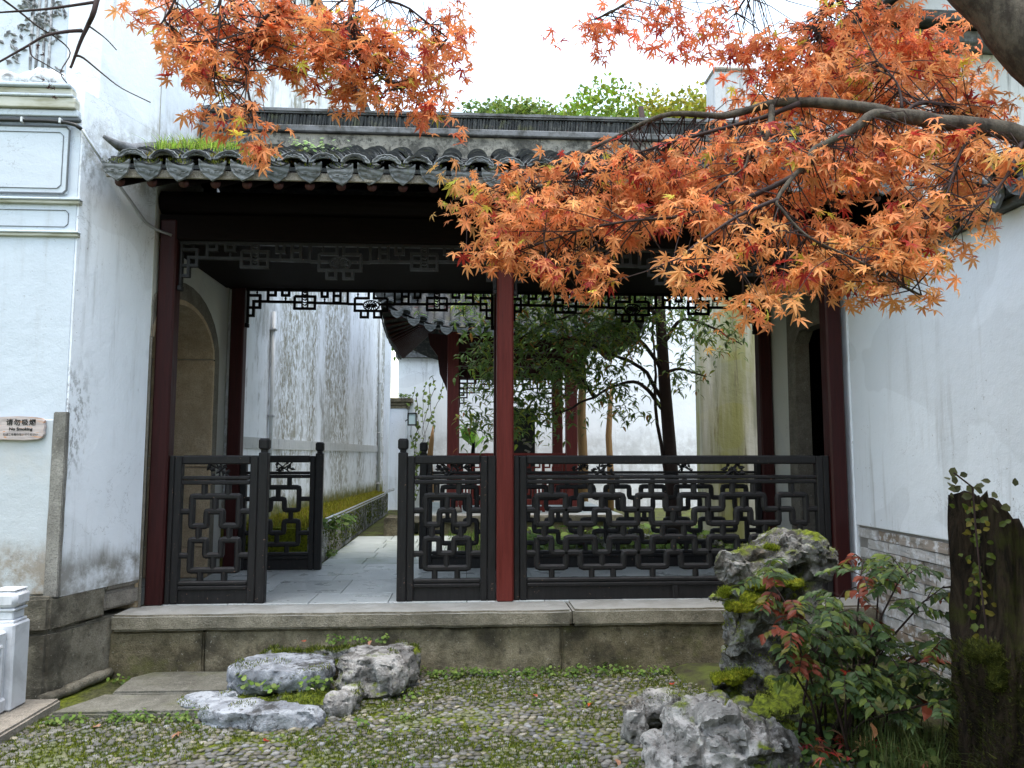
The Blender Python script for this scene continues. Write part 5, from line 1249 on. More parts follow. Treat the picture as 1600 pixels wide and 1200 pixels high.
# ---------------- broad-leaved plants, dry stalks, garden rocks
bp = thing('banana_plant', (.15, 13.6, .39), 'young plant with one bright green upright leaf behind the pavilion', 'plant')
MB().tube([(.15, 13.6, .39), (.14, 13.6, 1.4), (.16, 13.6, 1.75)], [.05, .04, .02], 8).build('stem', MAT['leaf'], bp, True)
for a, L, z in ((.4, .65, 1.55), (2.4, .55, 1.6), (1.5, .5, 1.7), (5.0, .5, 1.5)):
    V, T = lance_leaf(.26, .45); Mx = (Matrix.Translation((.15, 13.6, z)) @ Matrix.Rotation(a, 4, 'Z') @ Matrix.Rotation(R(50), 4, 'X') @ Matrix.Diagonal((L, L, L, 1)))
    o = link('leaf', mesh_np('leaf', V, T, np.tile((.16, .34, .035), (8, 1))), MAT['leaf'], bp, Mx)
bp.children[0].data.color_attributes.new("tint", 'FLOAT_COLOR', 'POINT'); bp.children[0].data.color_attributes["tint"].data.foreach_set("color", [.14, .25, .04, 1] * len(bp.children[0].data.vertices))
for x, y, h, r_, lab in ((2.05, 13.4, 2.9, .085, 'thick dry brown banana stalk right of the pavilion post'), (2.55, 13.5, 2.3, .06, 'thinner dry brown banana stalk further from the pavilion'), (-.62, 13.8, 1.55, .06, 'broken dry wooden stalk left of the pavilion post')):
    s = MB().tube([(x, y, .38), (x + .02, y, .38 + h * .3), (x - .01, y, .38 + h * .6), (x + .03, y, .38 + h * .85), (x + .05, y, .38 + h)], [r_ * 1.2, r_, r_ * .95, r_ * .7, r_ * .2], 9).build('dry_stalk', MAT['stalk'], None, True); tag(s, lab, 'stalk')

# ---------------- thin climber on the low side wall
vine = thing('climbing_vine', (-1.0, 14.7, .4), 'thin leafy climber hanging beside the wall lamp', 'plant')
rs = np.random.RandomState(5); P, A, Nn, S, Cc = [], [], [], [], []
for k in range(7):
    L = [(-1.02 + rs.randn() * .06, 14.72, .5 + rs.rand() * .3)]
    for j in range(9): L.append((L[-1][0] + rs.uniform(-.05, .11), 14.72, L[-1][2] + rs.uniform(.12, .36)))
    L = wavy(L, 3); MB().tube(L, .006, 4).build('stem', MAT['twig'], vine)
    for q in L:
        for _ in range(2):
            if rs.rand() < .5: P.append(q[:]); A.append((rs.randn(), -.3, rs.randn())); Nn.append((0, -1, .5)); S.append(rs.uniform(.05, .10)); Cc.append(np.array((.14, .20, .04)) * rs.uniform(.6, 1.3))
leaf_mass('leaves', [lance_leaf(.3, .1)], P, A, Nn, S, Cc, MAT['leaf'], vine)
# ---------------- rocks grown from merged lumps, remeshed and weathered
def rock(name, lumps, label, mat, voxel=.016, amp=.022, freq=6, pit=.02, seed=0, group=None, cat='rock', flat=None, parent=None, ridge=.0):
    """lumps: (x,y,z, rx,ry,rz, yaw). flat cuts the top with a soft plane"""
    V, F = [], []; off = 0
    for (x, y, z, rx, ry, rz3, yaw) in lumps:
        Mx = np.array(Matrix.Rotation(yaw, 3, 'Z')); sq = np.sign(ICO_V) * np.abs(ICO_V) ** .8
        sq = sq / np.max(np.linalg.norm(sq, axis=1)); v = (sq * np.array([rx, ry, rz3])) @ Mx.T + np.array([x, y, z]); V.append(v); F.append(ICO_T + off); off += len(v)
    me = mesh_np('tmp', np.vstack(V), np.vstack(F)); ob = bpy.data.objects.new('tmp', me); COL.objects.link(ob)
    md = ob.modifiers.new('r', 'REMESH'); md.mode = 'VOXEL'; md.voxel_size = voxel
    dg = bpy.context.evaluated_depsgraph_get(); ev = ob.evaluated_get(dg); m2 = bpy.data.meshes.new_from_object(ev)
    bpy.data.objects.remove(ob); bpy.data.meshes.remove(me)
    bm = bmesh.new(); bm.from_mesh(m2)
    for _ in range(1): bmesh.ops.smooth_vert(bm, verts=bm.verts, factor=.5, use_axis_x=True, use_axis_y=True, use_axis_z=True)
    o3 = Vector((seed * 5.1, seed * 2.7, seed * 1.3))
    for rep in range(2):
        bm.normal_update()
        for v in bm.verts:
            p = v.co * freq + o3
            if rep == 0:
                d = mnoise.fractal(p, .9, 2.0, 5) * amp * .9
                q_ = v.co + mnoise.noise_vector(v.co * 4 + o3) * .06
                w = mnoise.voronoi(q_ * freq * .9 + o3)[0]; d += min(.35, w[1] - w[0]) * amp * 2.2 - amp * .5
                w = mnoise.voronoi(q_ * freq * 2.4 + o3)[0]; d += min(.3, w[1] - w[0]) * amp * .9 - amp * .2
                d += (mnoise.cell(q_ * freq * 1.25 + o3) - .5) * amp * .75
                d -= max(0, .06 - abs(mnoise.noise(v.co * freq * .55 + o3 * 3))) * amp * 7
                d -= max(0, mnoise.noise(v.co * freq * 1.5 + o3 * 2) - .15) * pit * 2.2
                if ridge: d += (abs(mnoise.noise(Vector((v.co.x * 3, v.co.y * 3, v.co.z * 14)) + o3)) - .2) * ridge
            else: d = mnoise.fractal(v.co * freq * 5 + o3, .6, 2.1, 4) * amp * .30
            v.co += v.normal * d
        if rep == 0 and flat is not None:
            for v in bm.verts:
                if v.co.z > flat: v.co.z = flat + (v.co.z - flat) * .10
    bm.to_mesh(m2); bm.free(); m2.name = name; smooth_by_angle(m2, 34); m2.materials.clear()
    o = link(name, m2, mat, parent)
    if label: tag(o, label, cat, group)
    return o
def moss_on(o, n, zmin=.3, h=.012, w=.005, thr=.1, freq=5, cols=MOSS_COLS, box=None, name='moss'):
    me = o.data; nv = len(me.vertices); co = np.empty(nv * 3, np.float32); no = np.empty(nv * 3, np.float32)
    me.vertices.foreach_get("co", co); me.vertex_normals.foreach_get("vector", no); co = co.reshape(-1, 3); no = no.reshape(-1, 3)
    pts, nr = [], []; rr = np.random.RandomState(nv)
    for i in rr.randint(0, nv, n * 4):
        if no[i][2] < zmin: continue
        if box and not (box[0] < co[i][0] < box[1] and box[2] < co[i][1] < box[3] and box[4] < co[i][2] < box[5]): continue
        if mnoise.noise(Vector(co[i]) * freq) < thr: continue
        pts.append(co[i] + rr.randn(3) * .006 - no[i] * .002); nr.append(no[i] * .6 + np.array((0, 0, .5)))
        if len(pts) >= n: break
    if len(pts) > 20: blades(name, pts, h, w, cols, .9, parent=o, nrm=nr)
BRIGHT_MOSS = [(.12, .17, .012), (.18, .22, .015), (.22, .25, .02), (.09, .13, .012)]
SG = 'rough stepping stones before the platform'
rA = rock('step_rock', [(-1.22, 4.74, .13, .19, .20, .15, .1), (-.98, 4.72, .14, .24, .23, .15, 0), (-.86, 4.70, .15, .12, .18, .15, .2), (-1.08, 4.88, .15, .26, .1, .13, 0)], 'broad flat pale stepping rock touching the platform, left of the two upper ones', MAT['rock_clean'], flat=.185, seed=1, group=SG, amp=.013, ridge=.008)
rB = rock('step_rock', [(-.55, 4.80, .13, .21, .22, .20, 0), (-.45, 4.70, .11, .15, .16, .19, .3), (-.40, 4.90, .11, .13, .17, .20, 0), (-.64, 4.66, .12, .12, .13, .16, 0)], 'blocky stepping rock with mossy rim at the right of the step', MAT['rock'], flat=.225, seed=2, group=SG, ridge=.03)
rC = rock('step_rock', [(-1.47, 4.50, .02, .15, .14, .09, .3), (-1.36, 4.56, .02, .1, .1, .07, 0)], 'small low stepping rock at the far left of the step', MAT['rock_clean'], flat=.075, seed=3, group=SG, amp=.012)
rD = rock('step_rock', [(-1.22, 4.30, .05, .21, .17, .11, -.2), (-1.02, 4.24, .05, .19, .14, .10, 0), (-.85, 4.22, .03, .15, .09, .08, .1), (-1.3, 4.36, .05, .12, .1, .11, 0)], 'long wavy pale stepping rock lowest in front of the step', MAT['rock_clean'], flat=.085, seed=4, group=SG, amp=.013, ridge=.012)
rE = rock('step_rock', [(-.68, 4.38, .05, .10, .10, .09, .2), (-.62, 4.45, .06, .09, .08, .09, 0)], 'small knobbly stepping rock below the blocky one', MAT['rock'], flat=.125, seed=5, group=SG)
rM = rock('step_rock', [(-.95, 4.48, .0, .28, .12, .085, 0), (-.78, 4.52, .02, .14, .10, .085, 0), (-1.15, 4.52, .0, .18, .1, .08, 0)], 'brown moss covered rock in the middle of the step', MAT['rock_moss'], flat=.085, seed=6, group=SG)
rN = rock('step_rock', [(-.86, 5.02, .13, .50, .07, .10, 0), (-.35, 5.0, .10, .1, .1, .12, 0)], 'mossy ledge rock wedged between the step and the platform', MAT['rock_moss'], flat=.21, seed=7, group=SG)
moss_on(rA, 1500, .1, .012, .005, .22, 6); moss_on(rD, 1500, .1, .012, .005, .22, 6); moss_on(rC, 500, .1, .012, .005, .15, 6); moss_on(rM, 5000, .3, .014, .005, -.15); moss_on(rN, 4500, .3, .02, .006, -.4); moss_on(rB, 2500, .25, .014, .005, .02, box=(-.45, 0, 4.6, 5.2, .05, .5)); moss_on(rE, 700, .3)
weeds('weeds', [(-.95 + random.uniform(-.3, .25), 4.56 + random.uniform(-.04, .04), .085, random.uniform(.9, 1.7)) for _ in range(9)] + [(-.72 + random.uniform(-.25, .2), 5.06, .21, random.uniform(.8, 1.3)) for _ in range(8)], rM)
RG = 'rockery stones by the right wall'
rF = rock('rockery_rock', [(1.13, 3.58, .10, .28, .24, .21, .2), (1.30, 3.56, .06, .24, .22, .19, 0), (.93, 3.56, .05, .13, .16, .14, 0), (1.02, 3.50, .02, .24, .2, .16, 0), (1.14, 3.66, .19, .14, .12, .12, 0)], 'big rounded grey rock in the right foreground', MAT['rock'], seed=11, group=RG, amp=.034, pit=.03, freq=4.5, voxel=.012)
rG1 = rock('rockery_rock', [(.95, 4.06, .09, .11, .1, .12, 0), (1.06, 4.04, .10, .13, .1, .12, 0), (1.18, 4.08, .07, .1, .1, .11, 0)], 'low pale rock with moss just behind the big rounded one', MAT['rock'], seed=12, group=RG, flat=.19)
rG2 = rock('rockery_rock', [(.85, 3.90, .07, .075, .08, .14, 0)], 'small upright rock at the left tip of the rockery', MAT['rock'], seed=13, group=RG)
rG3 = rock('rockery_rock', [(1.32, 4.12, .06, .13, .12, .11, 0), (1.45, 4.15, .05, .12, .1, .1, 0)], 'brownish low rock under the tall scholar rock', MAT['rock_moss'], seed=14, group=RG)
rH = rock('scholar_rock', [(1.90, 4.42, .86, .22, .20, .12, .1), (1.75, 4.38, .82, .20, .17, .10, 0), (2.05, 4.42, .78, .17, .18, .10, -.2), (1.55, 4.34, .80, .12, .12, .075, .2), (1.47, 4.30, .79, .06, .08, .085, 0), (1.66, 4.36, .70, .18, .16, .10, 0),
                           (1.60, 4.38, .55, .17, .15, .13, 0), (1.44, 4.30, .60, .10, .06, .035, -.1), (1.38, 4.28, .615, .045, .05, .035, 0), (1.72, 4.42, .42, .2, .18, .2, 0), (1.56, 4.36, .38, .13, .13, .17, 0), (1.64, 4.42, .18, .18, .2, .22, 0), (1.46, 4.32, .13, .14, .13, .10, 0), (1.95, 4.45, .6, .16, .16, .2, 0), (1.95, 4.45, .3, .2, .2, .3, 0)],
          'tall pitted scholar rock with overhanging top and bright moss', MAT['rock_tall'], voxel=.012, amp=.034, freq=4.2, pit=.06, seed=15, group=RG)
moss_on(rH, 9000, .35, .018, .006, .05, 4, BRIGHT_MOSS, box=(1.38, 1.95, 4, 4.7, .1, .76)); moss_on(rH, 1800, .3, .012, .005, .22, 6, BRIGHT_MOSS, box=(1.5, 2.2, 4, 4.7, .76, 1.2))
for i, L in enumerate(([(1.68, 4.24, .70, .15, .10, .030, .1), (1.80, 4.25, .695, .10, .09, .026, 0), (1.60, 4.22, .69, .06, .07, .03, 0)], [(1.53, 4.20, .585, .13, .09, .036, .3), (1.60, 4.21, .615, .09, .08, .036, 0)], [(1.42, 4.20, .205, .10, .08, .032, 0), (1.52, 4.22, .225, .07, .07, .036, 0)], [(1.42, 4.17, .66, .035, .03, .03, 0)], [(1.70, 4.22, .895, .05, .05, .02, 0)])):
    mcu = rock('moss_cushion', L, None, MAT['moss'], voxel=.010, amp=.016, freq=11, pit=.0, seed=60 + i, parent=rH)
    moss_on(mcu, 2600, .0, .009, .004, -1, 4, BRIGHT_MOSS, name='moss_fuzz')
rI = rock('rockery_rock', [(1.62, 3.95, .04, .22, .2, .16, 0), (1.85, 3.9, .03, .22, .2, .16, .2), (1.75, 4.1, .08, .2, .18, .2, 0)], 'dark mossy mound under the leafy shrub', MAT['rock_dark'], seed=16, group=RG)
moss_on(rI, 7000, .0, .016, .005, -.2, 5, [(.022, .028, .006), (.035, .042, .007), (.055, .06, .01)]); moss_on(rG1, 900, .3, .012, .005, .1); moss_on(rG3, 800, .2)
rJ = rock('rockery_rock', [(1.55, 3.62, .0, .10, .1, .09, 0)], 'little pale stone beside the big rounded rock', MAT['rock'], seed=17, group=RG)
rK = rock('rockery_rock', [(1.78, 3.40, -.03, .16, .1, .07, 0)], 'flat stone at the bottom edge under the shrub', MAT['rock_moss'], seed=18, group=RG)
BG = 'rocks in the back garden'
for i, (x, y, s, lab) in enumerate(((1.35, 8.3, .28, 'garden rock left of the tree foot seen through the railing'), (1.75, 8.6, .34, 'larger garden rock close to the tree trunk'), (2.55, 8.2, .22, 'garden rock right of the tree foot'), (.75, 9.0, .2, 'small pale garden rock beside the flagged strip'))):
    g = rock('garden_rock', [(x, y, .42, s, s * .7, s * .8, .3 * i), (x + s * .6, y + .05, .40, s * .7, s * .6, s * .6, 0)], lab, MAT['rock_moss'], voxel=.03, amp=.05, seed=20 + i, group=BG)
weeds('garden_herbs', [(random.uniform(.3, 2.9), random.uniform(8.05, 9.6), .385, random.uniform(1.2, 3.5)) for _ in range(90)], terr, .014)
blades('garden_grass', [(random.uniform(-.2, 3), random.uniform(8.05, 10.1), .385) for _ in range(5000)], .09, .008, GRASS_COLS, .8, parent=terr)

# ================================================================== PLANTING BED: soil, shrub, stump, grass, fallen leaves
bed = setting(link('planting_bed', MB().add([(x, y, -.03 + .085 * max(0, min(1, (x - 1.62 + (y - 3.6) * .33) / .35)) + .02 * mnoise.noise((x * 3, y * 3, 0))) for y in np.linspace(2.0, 5.1, 24) for x in np.linspace(1.35, 2.83, 14)], [(r_ * 14 + c, r_ * 14 + c + 1, r_ * 14 + c + 15, r_ * 14 + c + 14) for r_ in range(23) for c in range(13)]).mesh('planting_bed', True), MAT['soil']), 'dark mossy soil of the planting bed')
nd = thing('nandina_shrub', (1.85, 3.65, .05), 'leafy shrub with green and reddish leaflets in front of the rockery', 'shrub')
rs = np.random.RandomState(31); P, A, Nn, S, Cc = [], [], [], [], []
canes = []
for k in range(19):
    bx, by = 1.78 + rs.randn() * .10, 3.68 + rs.randn() * .08
    ex, ey, ez = 1.86 + rs.uniform(-.44, .46), 3.62 + rs.uniform(-.28, .3), rs.uniform(.30, .90)
    cpts = [Vector((bx, by, .03)), Vector((bx + (ex - bx) * .25, by + (ey - by) * .2, ez * .5)), Vector((ex - (ex - bx) * .2, ey - (ey - by) * .2, ez * .9)), Vector((ex, ey, ez))]
    MB().tube(cpts, [.008, .006, .004, .002], 5).build('stem', MAT['twig'], nd, True)
    for q in range(rs.randint(8, 12)):
        t = rs.uniform(.35, 1); i = min(2, int(t * 3)); base = cpts[i].lerp(cpts[i + 1], t * 3 - i)
        a = rs.uniform(0, 6.283); d = Vector((math.cos(a), math.sin(a) - .3, rs.uniform(-.1, .5))).normalized(); L = rs.uniform(.12, .24)
        fr = [base, base + d * L * .5 + Vector((0, 0, .02)), base + d * L + Vector((0, 0, -.03))]
        MB().tube(fr, [.0025, .002, .001], 4).build('twig', MAT['twig'], nd)
        red = rs.rand() < (.30 if base.z > .55 else .07)
        for s_ in np.linspace(.25, 1.0, 7):
            c = fr[0].lerp(fr[1], s_ * 2) if s_ < .5 else fr[1].lerp(fr[2], s_ * 2 - 1)
            for sd2 in (-1, 1):
                side = d.cross(Vector((0, 0, 1))).normalized() * sd2; ax = (side * .9 + d * .5 + Vector((0, 0, -.45 + rs.randn() * .2)))
                P.append(c[:]); A.append(ax[:]); Nn.append((rs.randn() * .25, -.3 + rs.randn() * .25, 1)); S.append(rs.uniform(.038, .070))
                Cc.append(np.array((.20, .05, .028) if red and rs.rand() < .7 else ((.16, .15, .03) if red else ((.06, .10, .036) if rs.rand() < .7 else (.12, .16, .03)))) * rs.uniform(.65, 1.35))
NL = [lance_leaf(.24, .15), lance_leaf(.21, .3)]
leaf_mass('leaflets', NL, P, A, Nn, S, Cc, MAT['leaf'], nd, 290, 'leaflet')

st = thing('broken_stump', (2.38, 3.2, 0), 'dark rotten tree stump with slanting broken top and creeper leaves', 'stump')
bm = bmesh.new(); NS, NZ = 64, 70; grid = []
for j in range(NZ):
    row = []
    for i in range(NS):
        a = 2 * math.pi * i / NS; t = j / (NZ - 1)
        top = 1.24 - .85 * .235 * (math.cos(a) + 1) + .06 * mnoise.noise((math.cos(a) * 3, math.sin(a) * 3, 5)) + .035 * mnoise.noise((math.cos(a) * 14, math.sin(a) * 14, 2))
        z = -.05 + (top + .05) * t
        r_ = .235 * (1 + .20 * math.exp(-z * 3.5)) * (1 - .10 * t) + .05 * mnoise.noise((math.cos(a) * 2.2, math.sin(a) * 2.2, z * 1.2)) + .045 * mnoise.noise((math.cos(a) * 9, math.sin(a) * 9, z * 1.6)) + .020 * mnoise.noise((math.cos(a) * 26, math.sin(a) * 26, z * 6))
        r_ += .09 * math.exp(-((z - .55) / .13) ** 2 - ((a - 3.45) / .35) ** 2)
        row.append(bm.verts.new((2.345 + r_ * math.cos(a) + .03 * z, 3.22 + r_ * math.sin(a), z)))
    grid.append(row)
cen = [bm.verts.new((2.36, 3.22, .55))]
for j in range(NZ - 1):
    for i in range(NS): bm.faces.new((grid[j][i], grid[j][(i + 1) % NS], grid[j + 1][(i + 1) % NS], grid[j + 1][i]))
for i in range(NS): bm.faces.new((grid[-1][i], grid[-1][(i + 1) % NS], cen[0]))
bm.normal_update(); me = bpy.data.meshes.new('trunk'); bm.to_mesh(me); bm.free(); me.polygons.foreach_set("use_smooth", [True] * len(me.polygons)); stump = link('trunk', me, MAT['stump'], st)
moss_on(stump, 9000, -.5, .035, .006, -.1, 3, [(.05, .06, .012), (.08, .085, .015), (.035, .04, .012)], box=(1.9, 2.6, 2.8, 3.4, .05, .62))
mcu = rock('moss_cushion', [(2.115, 3.09, .61, .06, .08, .05, 0), (2.14, 3.07, .52, .05, .06, .09, 0), (2.09, 3.12, .57, .04, .05, .05, 0)], None, MAT['moss_dark'], voxel=.012, amp=.015, freq=10, pit=0, seed=70, parent=st); moss_on(mcu, 2500, -.8, .014, .004, -.5, 9, [(.05, .065, .012), (.08, .095, .014), (.10, .11, .016)], name='moss_fuzz')
rs = np.random.RandomState(8); P, A, Nn, S, Cc = [], [], [], [], []
for _ in range(95):
    z = rs.uniform(.5, 1.22); a = 3.5 + rs.randn() * .14; P.append((2.345 + .255 * math.cos(a) + .03 * z, 3.22 + .255 * math.sin(a), z)); A.append((rs.randn(), -.2, rs.randn() * .8)); Nn.append((-.5, -1, .4)); S.append(rs.uniform(.022, .04)); Cc.append(np.array((.09, .12, .02) if rs.rand() < .7 else (.20, .17, .03)) * rs.uniform(.6, 1.2))
for _ in range(26):
    a = rs.uniform(2.6, 4.6); P.append((2.345 + .22 * math.cos(a), 3.22 + .2 * math.sin(a), 1.2 + rs.uniform(-.05, .08) + .12 * math.cos(a) * -.3)); A.append((rs.randn(), rs.randn() * .4, rs.uniform(-.2, 1))); Nn.append((0, -1, .4)); S.append(rs.uniform(.03, .055)); Cc.append(np.array((.07, .075, .03)) * rs.uniform(.6, 1.5))
leaf_mass('creeper_leaves', [lance_leaf(.36, .1), lance_leaf(.30, .15)], P, A, Nn, S, Cc, MAT['leaf'], st, 0)
MB().tube([(2.12, 3.05, .5), (2.10, 3.06, .8), (2.10, 3.08, 1.1), (2.11, 3.1, 1.27), (2.02, 3.08, 1.33)], .004, 5).build('creeper_stem', MAT['twig'], st, True)
pts = [(1.75 + abs(random.gauss(0, .28)), 3.28 + random.uniform(-.1, .35), .03) for _ in range(500)]
o = blades('bed_grass', pts, .20, .006, [(.05, .08, .02), (.08, .11, .03), (.06, .07, .02)], 1.0, seg=2, parent=bed)
pts = [(random.uniform(1.2, 1.6), 3.32 + random.uniform(0, .1), .0) for _ in range(80)]; blades('bed_grass', pts, .08, .005, GRASS_COLS, .9, seg=2, parent=bed)
weeds('bed_herbs', [(random.uniform(1.45, 2.1), random.uniform(3.35, 3.8), .03, random.uniform(.9, 2)) for _ in range(40)], bed, .011, [(.05, .09, .03), (.07, .12, .03), (.10, .13, .03)])

# fallen leaves, each one a thing
def fallen(x, y, z, s, col, lab, kind=0, grp='fallen leaves', tilt=.3):
    if kind == 0: V, T = lance_leaf(.30, .25)
    else: V, T = maple_leaf_shape(int(x * 100))
    V = V * np.array([1, 1, 1.4]); me = mesh_np('fallen_leaf', V, T, np.tile(col, (len(V), 1)))
    Mx = Matrix.Translation((x, y, z)) @ Matrix.Rotation(random.uniform(0, 6.28), 4, 'Z') @ Matrix.Rotation(random.uniform(-tilt, tilt), 4, 'X') @ Matrix.Rotation(random.uniform(-tilt, tilt), 4, 'Y') @ Matrix.Diagonal((s, s, s, 1))
    tag(link('fallen_leaf', me, MAT['leaf'], None, Mx), lab, 'leaf', grp)
RED, TAN = (.42, .05, .025), (.42, .22, .14)
fallen(-1.00, 5.03, .235, .05, (.40, .12, .07), 'reddish fallen leaf on the mossy ledge by the platform')
fallen(-.58, 4.98, .25, .045, TAN, 'pale curled fallen leaf on top of the blocky stepping rock')
fallen(-.85, 4.47, .11, .04, (.6, .55, .5), 'whitish curled fallen leaf on the brown stepping rock')
fallen(-1.42, 4.08, .02, .06, TAN, 'tan fallen leaf on the pebbles left of the long pale rock', 1)
fallen(-1.86, 4.2, .02, .06, (.45, .26, .17), 'pinkish tan fallen leaf on the mossy pebbles near the flagstones')
fallen(-.97, 3.95, .02, .05, RED, 'small red fallen leaf on the pebbles below the long pale rock')
fallen(.72, 4.42, .02, .05, (.45, .10, .03), 'orange red fallen leaf alone on the pebbles before the platform')
fallen(.42, 4.55, .02, .045, (.40, .12, .08), 'dull red fallen leaf on pebbles, left of the orange one')
fallen(.70, 3.62, .02, .045, TAN, 'tan fallen leaf near the bottom edge left of the big rock')
fallen(1.12, 4.22, .17, .05, RED, 'dark red fallen leaf on the low rock behind the big one')
fallen(1.07, 4.16, .165, .04, (.5, .32, .05), 'yellow fallen leaf on the low rock behind the big one')
rs = random.Random(3)
for k in range(26):
    fallen(1.45 + rs.uniform(0, .55), 3.32 + rs.uniform(0, .3), .07 + rs.uniform(0, .05), rs.uniform(.04, .075), [x * rs.uniform(.6, 1.1) for x in rs.choice((RED, (.38, .12, .07), (.45, .22, .13), (.30, .06, .05)))], 'red or brown leaf in the litter under the shrub', rs.choice((0, 1)), 'leaf litter under the shrub', .8)
for i, (x, y, z) in enumerate(((1.70, 3.45, .42), (2.05, 3.4, .30), (1.78, 3.38, .24))):
    fallen(x, y, z, .075, (RED, (.40, .10, .06), (.45, .2, .1))[i], ('bright red dead leaf caught high in the shrub', 'brownish red dead leaf caught low at the right of the shrub', 'pinkish dead leaf caught at the bottom of the shrub')[i], 0, 'dead leaves caught in the shrub', 1.2)

# grass on the left end of the roof
rg = []
for _ in range(1000):
    x = random.gauss(-1.78, .16); y = random.uniform(4.80, 5.25)
    if -2.05 < x < -1.45 and mnoise.noise((x * 9, y * 9, 0)) > -.12: rg.append((x, y, rz(y) + .05))
blades('roof_grass', rg, .115, .005, [(.22, .36, .03), (.30, .44, .05), (.16, .26, .03), (.34, .32, .07), (.10, .16, .02)], .95, seg=2, parent=roof)
pts = []
for _ in range(5000):
    x = random.uniform(-2.1, -.9) ; y = random.uniform(4.62, 5.4)
    if mnoise.noise((x * 5, y * 4, 0)) > -.1 + (x + 2) * .25: pts.append((x, y, rz(y) + .035 - .02 * math.cos((x - X0) / PITCH * 6.283)))
blades('roof_moss', pts, .03, .008, [(.10, .12, .015), (.16, .16, .02), (.20, .20, .03), (.14, .10, .02)], .9, parent=roof)
pts = []
for i in range(NR):
    xx = X0 + (i - .5) * PITCH
    n = 160 if i < 5 else 50
    for _ in range(n): pts.append((xx + random.gauss(0, .035), EY + random.uniform(0, .14), EZ + .02 + random.uniform(0, .02)))
blades('eave_moss', pts, .018, .006, MOSS_COLS, .9, parent=roof)
weeds('roof_weeds', [(-.95, 5.0, rz(5.0) + .08, 1.6), (-1.05, 4.95, rz(4.95) + .08, 1.6), (-.85, 5.1, rz(5.1) + .08, 1.4), (-1.2, 5.3, rz(5.3) + .1, 1.2)], roof, .009, [(.22, .34, .12), (.3, .4, .18)])

# ================================================================== TREES BEYOND THE GARDEN
def far_tree(x, y, h, r_, label, col, seed, n=9000):
    t = thing('hill_tree', (x, y, 0), label, 'tree', 'trees beyond the garden'); rs = np.random.RandomState(seed)
    MB().tube([(x, y, -.1), (x + .1, y, h * .4), (x, y, h * .8)], [.28, .2, .08], 8).build('trunk', MAT['bark'], t, True)
    lob = [(x + rs.uniform(-.8, .8) * r_, y + rs.uniform(-.5, .5) * r_, h - r_ * (.4 + .9 * rs.rand() ** 1.5), r_ * rs.uniform(.3, .5)) for _ in range(18)]
    P, C = [], []
    for i in range(n):
        l = lob[rs.randint(18)]; v = rs.randn(3); v /= np.linalg.norm(v); rad = l[3] * rs.uniform(.55, 1.05)
        P.append(np.array(l[:3]) + v * rad * np.array([1, 1, .8])); C.append(np.array(col) * rs.uniform(.55, 1.4) * np.array([rs.uniform(.8, 1.25), 1, rs.uniform(.7, 1.2)]))
    leaf_mass('crown', [lance_leaf(.33, .2)], P, rvec(n, rs), rvec(n, rs) + np.array([0, 0, 1.0]), rs.uniform(.16, .34, n) * min(1, y / 30), C, MAT['leaf'], t)
far_tree(9.0, 40, 21.2, 4.6, 'round light green tree crown tallest above the ridge', (.16, .24, .03), 1)
far_tree(13.0, 41, 22.4, 4.4, 'yellow tinged tree crown right of the round one', (.24, .24, .03), 2)
far_tree(4.6, 42, 22.0, 3.2, 'low pale tree crown left of the round one above the ridge', (.15, .21, .05), 3, 5000)
far_tree(1.6, 44, 22.4, 1.6, 'sparse small treetop at the left end of the ridge skyline', (.12, .18, .06), 4, 2500)
far_tree(16.4, 42, 22.2, 3.0, 'tree crown partly hidden behind the stepped gable', (.17, .22, .03), 5, 5000)
far_tree(-.2, 22, 8.0, 2.6, 'green tree behind the far garden wall left of the pavilion roof', (.08, .14, .03), 6, 4000)
far_tree(5.0, 20, 7.5, 2.6, 'yellowish green tree behind the far garden wall at the right', (.16, .18, .02), 7, 4000)
far_tree(9.2, 9.5, 7.4, 2.0, 'green tree behind the right house, glimpsed through the maple', (.16, .22, .03), 8, 4000)
